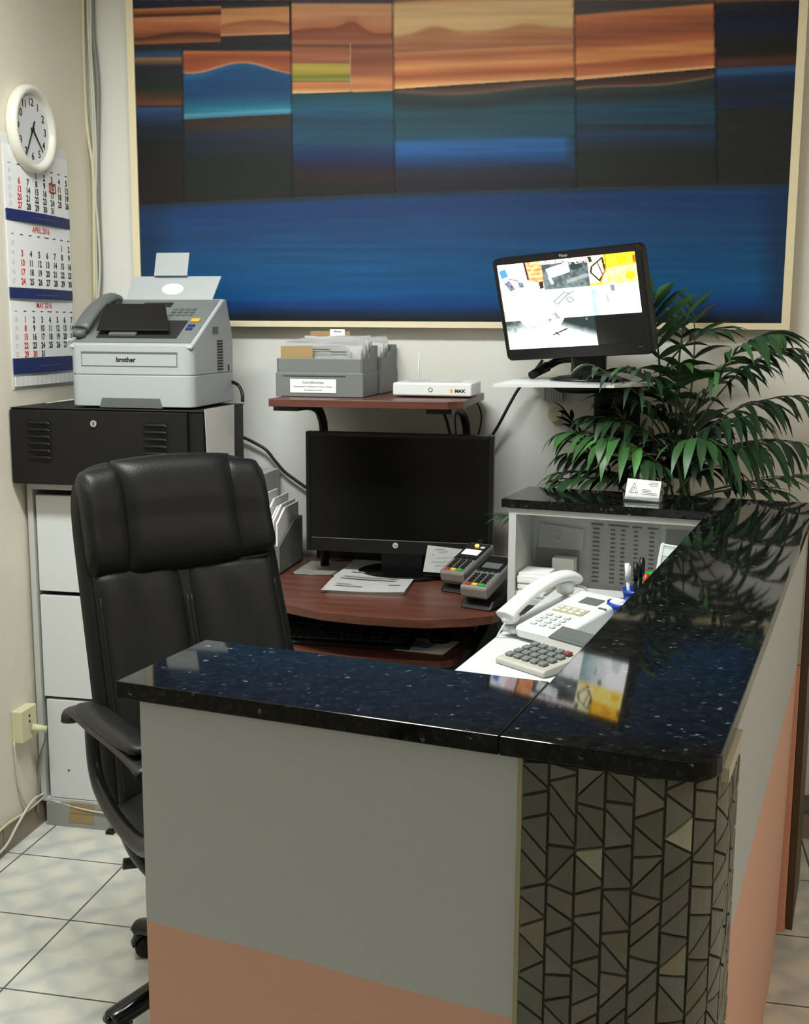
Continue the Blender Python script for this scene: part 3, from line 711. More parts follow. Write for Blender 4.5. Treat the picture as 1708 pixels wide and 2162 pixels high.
build('panel_print', bm, M['grey_d'], t).data.transform(SM)
bm = bmesh.new(); box(bm, .138, .165, .125, .142, .003, .009, .002); build('start_key', bm, M['orange'], t, label='orange start key').data.transform(SM)
bm = bmesh.new(); box(bm, .138, .16, .095, .108, .003, .007, .002); box(bm, .138, .158, .075, .088, .003, .007, .002); build('blue_keys', bm, M['navy'], t).data.transform(SM)
bm = bmesh.new()
tube(bm, [(-.175, .045, .225), (-.165, .12, .285), (-.155, .20, .320), (-.150, .235, .318)], .02, 12, k=5, flat=(.027, .014)); 
tube(bm, [(-.178, .045, .206), (-.176, .04, .226)], .02, 12, smooth=False); tube(bm, [(-.152, .22, .30), (-.152, .225, .326)], .02, 12, smooth=False)
build('handset', bm, M['grey_d'], t)
bm = bmesh.new(); tube(bm, [(-.178, .02, .20)]+[(-.195+.004*math.sin(k*2.2), .0+.003*k, .19+.004*math.cos(k*2.2)) for k in range(9)]+[(-.19, .05, .17)], .002, 6, k=3); build('handset_cord', bm, M['grey_l'], t)
bm = bmesh.new(); prism(bm, [(-.155, .0), (.130, .0), (.148, .085), (-.145, .085)], 0, .005, M=Matrix.Translation((.015, .29, .312)) @ Matrix.Rotation(1.1, 4, 'X')); build('paper_support', bm, M['print_body'], t, bevel=.001)
bm = bmesh.new(); box(bm, -.055, .055, .08, .155, 0, .003); build('support_extension', bm, M['print_body'], t).data.transform(Matrix.Translation((.0, .29, .315)) @ Matrix.Rotation(1.25, 4, 'X'))
bm = bmesh.new(); lathe(bm, [(.036, .0052), (.0, .0062)], 24, M=Matrix.Translation((.01, .29, .312)) @ Matrix.Rotation(1.1, 4, 'X') @ Matrix.Translation((0, .04, 0)) @ Matrix.Diagonal((1, .55, 1, 1)))
build('support_sticker', bm, M['white'], t)
bm = bmesh.new(); box(bm, -.150, .145, -.0016, .003, .122, .157); build('front_door', bm, M['print_body'], t)
bm = bmesh.new(); box(bm, -.152, .147, -.0022, .002, .156, .162); box(bm, -.1515, -.150, -.0018, .002, .121, .157); box(bm, .145, .1465, -.0018, .002, .121, .157); box(bm, -.1515, .1465, -.0018, .002, .1205, .122)
build('door_shadow_gap', bm, M['grey_d'], t)
bm = bmesh.new(); prism(bm, [(-.098, .0), (.098, .0), (.090, .028), (-.090, .028)], -.002, .0025, M=XZY); build('tray_grip', bm, M['grey_d'], t)
bm = bmesh.new(); text_into(bm, 'brother', .019, fr((-.012, -.0022, .139), (1, 0, 0), (0, 0, 1)), bold=.0006); build('logo', bm, M['ink'], t)
bm = bmesh.new()
for k in range(11): box(bm, Wd, Wd+.0022, .20, .245, .105+k*.0085, .109+k*.0085)
build('side_vents', bm, M['ink'], t)
bxobj('side_recess', M['grey_d'], Wd, Wd+.0012, .165, .21, .215, .235, t)
bxobj('side_port', M['ink'], Wd, Wd+.0012, .29, .30, .10, .118, t)
cable([(-1.29, 3.48, 1.40), (-1.268, 3.50, 1.385), (-1.252, 3.49, 1.36), (-1.249, 3.485, 1.334)], .0055, M['cable_k'], 'black power lead hooked behind the fax printer')
cable([(-1.668, 3.18, 1.352), (-1.72, 3.19, 1.345), (-1.78, 3.22, 1.336)], .002, M['cable_w'], 'thin white phone wire left of the fax printer')
# ---------------------------------------------------------------- computer desk with hutch shelf
t = thing('computer_desk', 'mahogany computer desk with raised shelf on black tubes and a keyboard tray', 'desk', (-.80, 3.35, 0))
front = [(-1.20, 3.10), (-1.06, 3.06), (-.944, 2.994), (-.84, 2.945), (-.729, 2.925), (-.64, 2.920), (-.549, 2.925), (-.45, 2.965), (-.385, 3.01), (-.352, 3.09), (-.348, 3.16)]
bm = bmesh.new(); prism(bm, front+[(-.348, 3.70), (-1.195, 3.70)], .785, .810); build('desktop', bm, M['wood'], t, world=True, bevel=.0015)
bm = bmesh.new(); prism(bm, [(-1.066, 3.192), (-.545, 3.200), (-.507, 3.235), (-.507, 3.66), (-.54, 3.70), (-1.066, 3.70)], 1.343, 1.365); build('hutch_shelf', bm, M['wood'], t, world=True, bevel=.0015)
for x0 in (-1.002, -.545):
    bm = bmesh.new(); tube(bm, [(x0-.03, 3.34, 1.337), (x0-.012, 3.47, 1.327), (x0, 3.52, 1.29), (x0+.006, 3.53, 1.2), (x0+.006, 3.53, .81)], .014, 10, k=5, flat=(.013, .017)); build('shelf_tube', bm, M['black'], t, world=True)
    bxobj('shelf_bracket', M['black'], x0-.075, x0+.0, 3.27, 3.33, 1.325, 1.343, t, world=True)
tray = [(-1.05, 3.04), (-.95, 3.02), (-.80, 2.985), (-.65, 2.975), (-.52, 2.985), (-.49, 3.01), (-.482, 3.06), (-.482, 3.36), (-1.05, 3.36)]
bm = bmesh.new(); prism(bm, tray, .660, .680); build('keyboard_tray', bm, M['wood'], t, world=True, bevel=.001)
for x0 in (-1.10, -.462):
    bxobj('tray_rail', M['black_metal'], x0, x0+.012, 3.05, 3.45, .665, .70, t, world=True)
for x0 in (-1.19, -.385):
    bm = bmesh.new(); prism(bm, [(3.16, .02), (3.68, .02), (3.68, .785), (3.10, .785), (3.30, .40)], x0, x0+.02, M=YZX); build('side_panel', bm, M['black'], t, world=True)
bxobj('hutch_back_rail', M['black'], -1.06, -.50, 3.655, 3.675, .810, .935, t, world=True)
bxobj('back_panel', M['black'], -1.17, -.385, 3.62, 3.64, .30, .785, t, world=True)
# monitor on the desk
t = thing('computer_monitor', 'wide black switched-off monitor on the mahogany desk', 'monitor', (-.72, 3.45, .811))
X0, X1, Z0, Z1, Yf = at(645, 912, 3.40).x, at(1043, 919, 3.40).x, .885, 1.2545, 3.40
bm = bmesh.new()
b_ = .013; zb = .928
box(bm, X0, X0+b_, Yf, Yf+.03, Z0, Z1); box(bm, X1-b_, X1, Yf, Yf+.03, Z0, Z1); box(bm, X0+b_, X1-b_, Yf, Yf+.03, Z1-b_, Z1); box(bm, X0+b_, X1-b_, Yf, Yf+.03, Z0, zb)
box(bm, X0+.02, X1-.02, Yf+.03, Yf+.055, Z0+.02, Z1-.02)
build('housing', bm, M['black'], t, world=True, bevel=.002)
bxobj('screen', M['screen_off'], X0+b_, X1-b_, Yf+.003, Yf+.02, zb, Z1-b_, t, world=True)
bxobj('bezel_line', M['silver'], X0+b_+.005, X1-b_-.005, Yf-.0006, Yf+.001, zb-.002, zb-.0005, t, world=True)
bm = bmesh.new(); cyl(bm, (-.736, Yf-.0015, .912), (-.736, Yf+.001, .912), .0085, n=24); text_into(bm, 'hp', .012, fr((-.736, Yf-.0019, .912), (1, 0, 0), (0, 0, 1)), mi=1); build('logo', bm, [M['grey_l'], M['ink']], t, world=True)
bm = bmesh.new(); box(bm, -.79, -.66, Yf+.045, Yf+.07, .82, 1.05, .004); build('stand_neck', bm, M['black'], t, world=True)
bm = bmesh.new(); lathe(bm, [(0, .811), (.135, .811), (.135, .818), (.12, .823), (0, .826)], 40, M=Matrix.Translation((-.725, 3.47, 0)) @ Matrix.Diagonal((1.1, .9, 1, 1))); build('stand_base', bm, M['black_gloss'], t, world=True)
# keyboard, mouse, papers on tray
t = thing('keyboard', 'black computer keyboard on the pull-out tray', 'keyboard', (-.85, 3.135, .6805))
bm = bmesh.new(); prism(bm, [(-.075, 0), (.075, 0), (.075, .026), (-.070, .012), (-.075, .008)], -.225, .225, M=YZX); build('case', bm, M['black'], t, bevel=.002)
for nm, ks in (('keys', 1),):
    bm = bmesh.new()
    for r in range(6):
        yy = -.058+r*.0215; zz = .0135+(yy+.07)*.0966
        x = -.215
        while x < .205:
            wk = .0165
            if r == 0 and -.10 < x < .0: wk = .1
            if not (.075 < x < .085 or .135 < x < .145): box(bm, x, x+wk, yy, yy+.0175, zz, zz+.006, .0012, 1)
            x += wk+.0022
    build('keys', bm, mat('key_caps', (44, 44, 47), .3), t)
t.rotation_euler = (0, 0, .03)
t = thing('computer_mouse', 'black mouse on the right of the keyboard tray', 'mouse', (-.556, 3.20, .6815))
bm = bmesh.new(); pillow(bm, .062, .105, .066, 14, 14, 2.4, 2.4, M=Matrix.Rotation(-PI/2, 4, 'X'), rp=3)
for v in bm.verts: v.co.z = max(v.co.z, 0)
build('shell', bm, M['black'], t)
bm = bmesh.new(); cyl(bm, (-.003, .028, .028), (.003, .028, .028), .008, n=12); build('wheel', bm, M['grey_d'], t)
t = thing('envelope', 'white envelope with a blue printed panel on the keyboard tray', 'envelope', (-.64, 3.12, .681))
bm = bmesh.new(); prism(bm, [(-.775, 3.082), (-.525, 3.045), (-.500, 3.185), (-.75, 3.2)], .681, .6825); build('cover', bm, M['paper'], t, world=True)
bm = bmesh.new(); prism(bm, [(-.655, 3.105), (-.575, 3.095), (-.555, 3.15), (-.645, 3.165)], .6825, .683); build('blue_panel', bm, mat('blue_print', (96, 130, 190), .6), t, world=True)
# files on the shelf
def file_box(label, x, y, rz, papers_label, lab=True):
    t = thing('file_box', label, 'box', (x, y, 1.366), rz, 'grey file boxes on the shelf')
    bm = bmesh.new(); W2, D = .130, .20
    prof_o = [(0, .0), (D, .0), (D, .148), (.165, .148), (.075, .112), (0, .112)]
    for sx in (-W2, W2-.004): prism(bm, prof_o, sx, sx+.004, M=YZX)
    box(bm, -W2+.004, W2-.004, 0, .004, 0, .112); box(bm, -W2+.004, W2-.004, D-.004, D, 0, .148); box(bm, -W2+.004, W2-.004, 0.004, D-.004, 0, .004)
    box(bm, -W2-.003, W2+.003, -.003, D+.0, 0, .07)
    build('tray_shell', bm, M['grey'], t, bevel=.002)
    if lab:
        bm = bmesh.new(); box(bm, -.088, .052, -.0045, -.0030, .012, .052); build('label_card', bm, M['paper'], t)
        bm = bmesh.new(); text_into(bm, 'Cancellaciones', .011, fr((-.018, -.0047, .042), (1, 0, 0), (0, 0, 1))); text_into(bm, 'Departamento de Reservas, Ventas y Grupos', .0064, fr((-.018, -.0047, .030), (1, 0, 0), (0, 0, 1))); text_into(bm, 'en recepcion central', .0064, fr((-.018, -.0047, .020), (1, 0, 0), (0, 0, 1)))
        build('label_text', bm, M['ink'], t)
        bxobj('handle_ridge', M['grey_d'], -.11, .08, -.0055, -.002, .061, .064, t)
    return t
fb = file_box('grey file box with a paper label, at the left of the hutch shelf', -.945, 3.30, .0, '')
file_box('grey file box half hidden behind the labelled one on the hutch shelf', -.935, 3.51, -.02, '', lab=False)
def papers(label, x, y, n, zt, w2, dy):
    bm = bmesh.new(); rr = random.Random(int(x*1000+y*77)); z0 = 1.372
    for k in range(n):
        q = k/(n-1); yy = y+dy*q
        top = zt-.026*(1-q)**1.3+rr.uniform(-.010, .010); xa = x-w2+rr.uniform(0, .03)*(rr.random() < .5); xb = x+w2-rr.uniform(0, .03)*(rr.random() < .4)
        ti = rr.uniform(-.05, .05); le = rr.uniform(-.010, .004); N = 10; A = []
        for i in range(N+1):
            f = i/N; xx = xa+(xb-xa)*f
            h = top+ti*(xx-x)-(.012*max(0, (f-.75)/.25)**2 if k % 4 == 0 else 0)+.0015*math.sin(f*9+k)
            A.append((bm.verts.new((xx, yy, z0)), bm.verts.new((xx, yy+.0015*math.sin(f*6+k), h-.03)), bm.verts.new((xx, yy+le+.002*math.sin(f*8+k*2), h))))
        for a, b in zip(A, A[1:]):
            for m_ in (0, 1):
                fc = bm.faces.new((a[m_], b[m_], b[m_+1], a[m_+1])); fc.material_index = (k*5) % 3 == 0
        if k < 6:
            for L_ in range(2):
                zz = top-.012-.007*L_; x0_ = x-.02+.05*L_
                fc = quad(bm, (x0_, yy-.0018+le, zz), (x0_+.05, yy-.0018+le, zz), (x0_+.05, yy-.0018+le, zz+.002), (x0_, yy-.0018+le, zz+.002)); fc.material_index = 2
    bmesh.ops.solidify(bm, geom=bm.faces[:], thickness=.0009)
    o = build('filed_papers', bm, [M['paper'], M['paper2'], M['grey_l']], off=(x, y+dy/2, 1.372)); return tag(o, label, 'papers', kind='stuff')
papers('white slips and receipts filling the labelled file box on the shelf', -.945, 3.325, 26, 1.535, .118, .155)
papers('white slips filling the rear file box on the shelf', -.935, 3.535, 20, 1.53, .118, .15)
bm = bmesh.new(); box(bm, -1.066, -.968, 3.313, 3.3145, 1.373, 1.513); tag(build('divider_card', bm, M['cardboard'], off=(-1.017, 3.3135, 1.373)), 'tan cardboard divider at the front left of the labelled file box', 'card')
bm = bmesh.new(); box(bm, -1.025, -.90, 3.485, 3.4865, 1.40, 1.556); tag(build('divider_card', bm, M['cardboard'], off=(-.96, 3.486, 1.40)), 'tan cardboard divider standing at the back of the labelled file box', 'card')
t = thing('index_tab', 'small white index tab sticking up above the tan divider', 'card', (-.94, 3.482, 1.40))
bxobj('tab', M['paper'], -.962, -.915, 3.4815, 3.4830, 1.40, 1.562, t, world=True)
bm = bmesh.new(); text_into(bm, '30min', .010, fr((-.938, 3.4812, 1.555), (1, 0, 0), (0, 0, 1))); build('tab_text', bm, M['navy'], t, world=True)
# router
t = thing('internet_router', 'flat white router box with round power button on the hutch shelf', 'router', (-.62, 3.36, 1.366))
bm = bmesh.new(); box(bm, -.118, .118, 0, .19, .004, .043, .006, 3); build('case', bm, M['white'], t)
bm = bmesh.new()
for k in range(9): box(bm, -.02+k*.011, -.014+k*.011, .05, .13, .043, .0436)
build('top_vents', bm, M['grey_l'], t)
bm = bmesh.new(); box(bm, -.10, -.03, .02, .17, .043, .0434); build('top_inlay', bm, M['grey_l'], t)
bm = bmesh.new(); lathe(bm, [(.0048, -.0005), (.0066, -.0005), (.0066, .001), (.0048, .001)], 20, M=Matrix.Translation((-.004, .0, .023)) @ Matrix.Rotation(PI/2, 4, 'X')); build('power_button', bm, M['grey'], t)
bm = bmesh.new(); text_into(bm, 'MAX', .0125, fr((.083, -.0004, .020), (1, 0, 0), (0, 0, 1)), bold=.0007, sx=1.1); build('logo_text', bm, M['ink'], t)
bm = bmesh.new(); text_into(bm, 'B', .0135, fr((.058, -.0004, .020), (1, 0, 0), (0, 0, 1)), bold=.0008); build('logo_mark', bm, M['orange'], t)
bm = bmesh.new(); cyl(bm, (-.078, .185, .03), (-.078, .205, .125), .0035, .0022, n=10); build('antenna', bm, M['white'], t)
# letter tray left
t = thing('magazine_file', 'clear grey magazine file full of envelopes, between the chair and the monitor', 'box', (-1.13, 3.46, .811))
bm = bmesh.new()
for x0 in (-1.205, -1.150, -1.095):
    prism(bm, [(3.36, .812), (3.60, .812), (3.60, .96), (3.52, .96), (3.36, .90)], x0, x0+.003, M=YZX)
box(bm, -1.205, -1.092, 3.357, 3.36, .812, .90); box(bm, -1.205, -1.092, 3.60, 3.603, .812, .96); box(bm, -1.205, -1.092, 3.36, 3.60, .812, .815)
build('shell', bm, M['grey'], t, world=True)
for k in range(9):
    xx = -1.196+k*.0112+(.002 if k > 4 else 0); h = .985+.012*((k*7) % 5)/4+(.03 if k in (2, 5) else 0)
    bm = bmesh.new(); prism(bm, [(3.37, .816), (3.59, .816), (3.59, h+.02), (3.45, h+.02), (3.37, h-.02)], xx-.003, xx+.003, M=YZX)
    tag(build('envelope', bm, M['paper'], off=(xx, 3.48, .816)), 'white envelope standing in the magazine file left of the monitor', 'envelope', 'envelopes in the magazine file')
# papers on the desk
def sheet(pts, z, m, name, label, cat, wave=.004, lines=None, group=None, nx=12, ny=12, th=.0006):
    """slightly wavy sheet through 4 corners (near-left, near-right, far-right, far-left)"""
    t = thing(name, label, cat, (sum(p[0] for p in pts)/4, sum(p[1] for p in pts)/4, z), group=group)
    bm = bmesh.new(); a, b, c, d = [Vector((p[0], p[1], z)) for p in pts]; V = []
    def P(s, q):
        v = a*(1-s)*(1-q)+b*s*(1-q)+c*s*q+d*(1-s)*q
        v.z += wave*(.5+.5*math.sin(q*5+s*2))*(.3+.7*abs(2*s-1)**2)
        return v
    V = [[bm.verts.new(P(i/nx, j/ny)) for j in range(ny+1)] for i in range(nx+1)]
    for i in range(nx):
        for j in range(ny): bm.faces.new((V[i][j], V[i+1][j], V[i+1][j+1], V[i][j+1])).smooth = True
    bmesh.ops.solidify(bm, geom=bm.faces[:], thickness=-th)
    build('page', bm, m, t, world=True)
    if lines:
        bm = bmesh.new()
        for s0, s1, q, hq in lines:
            p = [P(s0, q), P(s1, q), P(s1, q+hq), P(s0, q+hq)]
            quad(bm, *[v+Vector((0, 0, .0022)) for v in p])
        build('print', bm, M['print'], t, world=True)
    return t
p_ = lambda x, y, z: (atz(x, y, z).x, atz(x, y, z).y)
zd = .811
sheet([p_(615, 1212, zd), p_(702, 1216, zd), p_(748, 1186, zd), p_(650, 1184, zd)], zd, mat('magazine_cover', (200, 200, 190), .4, noise=.35, nscale=14), 'magazine', 'thin magazine with a pale photo cover under the printed sheets', 'magazine', .002, th=.004)
sheet([p_(700, 1222, zd), p_(889, 1223, zd), p_(903, 1198, zd), p_(740, 1190, zd)], zd+.004, M['paper'], 'paper_sheet', 'white sheet poking out right under the printed form on the desk', 'paper', .003)
sheet([p_(677, 1253, zd), p_(853, 1260, zd), p_(894, 1196, zd), p_(748, 1186, zd)], zd+.008, M['paper'], 'paper_sheet', 'curling printed form lying in front of the switched-off monitor', 'paper', .006,
      lines=[(.12, .45, .12, .02), (.12, .30, .17, .015), (.1, .8, .33, .03), (.12, .82, .40, .02), (.15, .5, .55, .03), (.55, .95, .6, .04), (.55, .9, .67, .03), (.6, .92, .74, .03), (.6, .9, .8, .03), (.75, .9, .2, .02)])
t = thing('note_card', 'handwritten white note leaning against the base of the black monitor', 'note', (-.63, 3.43, .812))
A_ = at(893, 1207, 3.375); B_ = at(963, 1212, 3.37); C_ = at(980, 1160, 3.385); D_ = at(903, 1151, 3.39)
A_.z -= .0; bm = bmesh.new(); quad(bm, A_, B_, C_, D_); bmesh.ops.solidify(bm, geom=bm.faces[:], thickness=.0006); build('card', bm, M['paper'], t, world=True)
bm = bmesh.new(); nrm = (B_-A_).cross(D_-A_).normalized()
nrm = nrm if nrm.y < 0 else -nrm
rr = random.Random(5)
for k, (s0, s1, q) in enumerate(((.25, .5, .82), (.2, .25, .62), (.35, .6, .72), (.3, .85, .5), (.2, .9, .35), (.35, .8, .2))):
    P_ = lambda s, q: A_+(B_-A_)*s+(D_-A_)*q
    s = s0
    while s < s1:
        tube(bm, [P_(s, q+.1*s)+nrm*.0012, P_(s+.02, q+.1*s+rr.uniform(.02, .06))+nrm*.0012, P_(s+.04, q+.1*s)+nrm*.0012], .0004, 4, k=2); s += .06
build('handwriting', bm, M['grey_d'], t, world=True)
# payment terminals
def terminal(label, loc, rz, lit):
    t = thing('payment_terminal', label, 'card terminal', loc, rz, 'card terminals on the desk')
    bm = bmesh.new(); prism(bm, [(0.0, 0), (.17, 0), (.17, .045), (.02, .02)], -.044, .044, M=YZX); build('base', bm, M['black'], t, bevel=.006, bseg=3)
    TM = Matrix.Translation((0, -.004, .028)) @ Matrix.Rotation(.30, 4, 'X')
    def B(name, m, x0, x1, y0, y1, z0, z1, b=0.0, lab=None):
        bm = bmesh.new(); box(bm, x0, x1, y0, y1, z0, z1, b, M=TM); return build(name, bm, m, t, label=lab)
    B('body', M['silver'], -.038, .038, 0, .175, 0, .033, .007)
    B('face', M['black'], -.033, .033, .075 if lit else .086, .165, .0325, .0345, .001)
    B('screen', M['lcd'] if lit else M['lcd_grey'], -.024, .024, .100, .128, .0345, .0352)
    bm = bmesh.new()
    for i in range(3):
        for j in range(4): box(bm, -.026+i*.019, -.012+i*.019, .022+j*.013, .031+j*.013, .032, .036, .001, 1, M=TM)
    for i in range(4): box(bm, -.028+i*.015, -.018+i*.015, .080, .087, .034, .037, .001, 1, M=TM)
    build('number_keys', bm, M['black'], t)
    for i, c in enumerate(('red', 'yellow', 'green')): B(c+'_key', M[c], -.026+i*.019, -.012+i*.019, .009, .018, .032, .0365, .001, lab=c+' key')
    if lit:
        bm = bmesh.new(); cyl(bm, TM @ Vector((-.002, .150, .034)), TM @ Vector((-.002, .150, .038)), .006, n=12); build('contactless_light', bm, M['led'], t, label='glowing amber light')
        B('logo_plate', M['white'], .012, .024, .140, .150, .0345, .0352)
    return t
for_a = terminal('card terminal with a lit screen and amber light, standing behind the other one', (-.528, 3.235, .811), -.36, True)
for_b = terminal('silver card terminal with a dark screen, nearest the desk edge', (-.440, 3.055, .811), -.34, False)
for t_ in (for_a, for_b): t_.scale = (1.1, 1.1, 1.1)
# ---------------------------------------------------------------- loose cables on the back wall
cable([at(x, y, 3.69) for x, y in ((508, 922), (520, 926), (540, 936), (562, 950), (580, 972), (600, 995), (622, 1012), (650, 1032))], .0055, M['cable_k'], 'black lead sloping from the metal box down behind the switched-off monitor')
cable([at(x, y, 3.66) for x, y in ((1146, 760), (1125, 788), (1097, 818), (1075, 855), (1055, 893), (1036, 925))], .005, M['cable_k'], 'black lead from the camera screen down behind the desk monitor')
cable([at(x, y, 3.62) for x, y in ((932, 862), (942, 885), (952, 922))], .005, M['cable_k'], 'short black lead left of the right shelf tube')
cable([at(x, y, 3.64) for x, y in ((966, 860), (961, 885), (964, 925))], .0025, M['cable_k'], 'thin black wire just left of the right shelf tube')
cable([at(x, y, 3.66) for x, y in ((1004, 846), (1014, 865), (1016, 890), (1008, 925))], .003, M['cable_k'], 'looping thin black wire under the right end of the hutch shelf')
# ---------------------------------------------------------------- security screen on its wall shelf
t = thing('wall_shelf', 'white laminate wall shelf on a black bracket under the camera screen', 'shelf', (-.2, 3.6, 1.40))
bm = bmesh.new(); prism(bm, [(-.413, 3.15), (-.090, 3.205), (.02, 3.35), (.06, 3.712), (-.37, 3.712)], 1.411, 1.419); build('shelf_board', bm, M['white'], t, world=True)
bm = bmesh.new(); lathe(bm, [(0, 1.385), (.07, 1.390), (.085, 1.411), (0, 1.411)], 28, M=Matrix.Translation((-.19, 3.36, 0)))
build('mount_plate', bm, M['black'], t, world=True)
bm = bmesh.new(); box(bm, -.17, -.02, 3.40, 3.70, 1.385, 1.41, .004); box(bm, -.16, -.02, 3.60, 3.712, 1.19, 1.39, .004)
build('bracket', bm, M['black'], t, world=True)
# axes of the tilted screen
Rm = Matrix(((0.908, 0.391, -0.151), (-0.414, 0.891, -0.185), (0.063, 0.231, 0.971)))
cc = Vector((-.2225, 3.335, 1.632)); MW, MH = .466, .300
t = thing('security_monitor', 'black monitor showing a grid of security camera views on the wall shelf', 'monitor', (-.17, 3.44, 1.419))
TM = Matrix.Translation(cc) @ Rm.to_4x4()  # screen plane
def tb(bm, *b, bev=0): box(bm, *b[:6], bev, M=TM)
bl, bt, bb_ = .0135, .018, .0335
bm = bmesh.new()
def rr4(x0, x1, z0, z1, r, k=7):
    P = []
    for cx_, cz_, a0 in ((x1-r, z0+r, -PI/2), (x1-r, z1-r, 0), (x0+r, z1-r, PI/2), (x0+r, z0+r, PI)):
        for i in range(k+1): P.append((cx_+r*math.cos(a0+PI/2*i/k), cz_+r*math.sin(a0+PI/2*i/k)))
    return P
out_ = rr4(-MW/2, MW/2, -MH/2, MH/2, .017)
ix0, ix1, iz0, iz1 = -MW/2+bl, MW/2-bl-.006, -MH/2+bb_, MH/2-bt
L0 = [bm.verts.new(TM @ Vector((x, .030, z))) for x, z in out_]; L1 = [bm.verts.new(TM @ Vector((x, .004, z))) for x, z in out_]
L2 = [bm.verts.new(TM @ Vector((x*.986, 0, z*.982))) for x, z in out_]
inn = [(ix1 if x > 0 else ix0, iz1 if z > 0 else iz0) for x, z in out_]
L3 = [bm.verts.new(TM @ Vector((x, 0, z))) for x, z in inn]; L4 = [bm.verts.new(TM @ Vector((x, .008, z))) for x, z in inn]
for A, B in ((L0, L1), (L1, L2), (L2, L3), (L3, L4)):
    for i in range(len(A)): bm.faces.new((A[i], A[(i+1) % len(A)], B[(i+1) % len(A)], B[i]))
bm.faces.new(L0)
bmesh.ops.remove_doubles(bm, verts=bm.verts, dist=1e-5)
tb(bm, -MW/2+.01, MW/2-.01, .03, .055, -MH/2+.02, MH/2-.02)
bmesh.ops.remove_doubles(bm, verts=bm.verts, dist=1e-5)
build('housing', bm, M['black'], t, world=True)
def scr(s, tt):
    x = s*3; y = (1-tt)*3; c = min(2, int(x)); r = min(2, int(y)); u = x-c; v = y-r
    n = vn(s*46, tt*34); n2 = vn(s*110+9, tt*84); W = (1, 1, 1)
    def mx_(a, b, k): k = max(0, min(1, k)); return tuple(a[i]*(1-k)+b[i]*k for i in range(3))
    def inq(pts):   # inside convex quad in tile space
        sg = 0
        for (ax, ay), (bx, by) in zip(pts, pts[1:]+pts[:1]):
            d = (bx-ax)*(v-ay)-(by-ay)*(u-ax)
            if sg == 0: sg = 1 if d > 0 else -1
            elif (d > 0) != (sg > 0): return False
        return True
    def ln(ax, ay, bx, by, w_):
        L2 = (bx-ax)**2+(by-ay)**2; k = max(0, min(1, ((u-ax)*(bx-ax)+(v-ay)*(by-ay))/L2))
        return math.hypot(u-ax-k*(bx-ax), v-ay-k*(by-ay)) < w_
    if (r, c) == (0, 0):
        col = mx_((.80, .84, .90), W, n*1.5)
        if inq([(.34, 0), (.62, 0), (.62, .62), (.40, .45)]): col = mx_((.80, .58, .56), (.95, .88, .88), n)
        if inq([(.60, 0), (1, 0), (1, .80), (.66, .62)]): col = mx_((.62, .22, .08), (.95, .58, .36), n*.8+.5*abs(math.sin(v*22)))
        if ln(.62, 0, .66, .6, .022): col = (.10, .04, .03)
        if inq([(.02, .22), (.17, .16), (.22, .42), (.06, .50)]): col = (.16, .36, .72)
        if inq([(.10, .66), (.22, .56), (.34, .88), (.22, .96)]) or inq([(.42, .68), (.52, .66), (.55, .84), (.44, .86)]): col = mx_((.06, .08, .12), (.4, .42, .5), n2)
        if ln(.22, .52, .42, .60, .02) or ln(.25, .5, .5, .7, .012): col = (.30, .32, .38)
        if inq([(.88, .72), (.99, .68), (.99, .92), (.90, .95)]): col = (.10, .06, .05)
    elif (r, c) == (0, 1):
        col = mx_((.07, .10, .10), (.26, .30, .30), n*.9+.5*v-.2*u)
        if inq([(.08, .30), (.58, .12), (.60, .46), (.14, .62)]): col = mx_((.72, .76, .76), W, n)
        if inq([(.10, .58), (.16, .56), (.22, .80), (.17, .82)]): col = W
        if inq([(.62, .16), (.88, .12), (.88, .36), (.62, .40)]): col = (.07, .11, .11)
        if v < .14 or (u > .6 and v < .2 and n2 > .5): col = mx_((.86, .88, .90), (.70, .30, .28), (n2-.55)*4)
        if u > .5 and ln(.5, .78, .95, .62, .06): col = mx_(col, (.45, .5, .5), .6)
    elif (r, c) == (0, 2):
        col = mx_((.95, .56, .04), (1, .80, .16), n*.7+v*.5)
        if inq([(.36, .46), (1, .40), (1, 1), (.25, 1)]): col = mx_((1, .78, .18), (1, .93, .48), n+.2*u)
        if u < .33 and v < .9: col = mx_((.92, .86, .55), (.99, .98, .80), n)
        if inq([(.0, .02), (.08, .02), (.1, .20), (.03, .22)]): col = (.06, .06, .06)
        for q in ((.07, .36, .31, .10), (.31, .10, .34, .55), (.34, .55, .20, .84), (.20, .84, .04, .55), (.04, .55, .07, .36), (.20, .24, .28, .64)):
            if ln(*q, .022 if q[0] != .20 or q[2] == .04 else .014): col = (.07, .05, .02)
        if ln(.38, .02, .36, .46, .012) or ln(.36, .46, .22, .90, .018): col = (.55, .30, .02)
        if inq([(.60, .10), (.78, .08), (.80, .30), (.62, .34)]): col = (.84, .52, .02)
        if inq([(.92, .12), (1, .10), (1, .34), (.93, .36)]): col = (.45, .26, .02)
        if math.hypot((u-.84)/.10, (v-.76)/.13) < 1: col = (.93, .72, .03)
    elif (r, c) == (1, 0):
        col = mx_((.93, .98, .84), W, u+n*.5)
        if inq([(.12, .10), (.36, .05), (.38, .17), (.15, .24)]): col = (.55, .60, .52)
        if v > .55: col = mx_((.45, .50, .38), col, u*4-.1+n)
        if n2 > .88 and (v < .2 or u > .7): col = (.35, .36, .32)
        if ln(.72, .50, .84, .48, .02) or ln(.66, .18, .74, .16, .03): col = (.62, .64, .62)
    elif (r, c) == (1, 1):
        col = mx_(W, (.70, .74, .73), max(0, .55-v)*1.2*n+.05)
        if inq([(.40, .0), (.62, .0), (.64, .26), (.42, .30)]): col = mx_((.60, .68, .66), W, n)
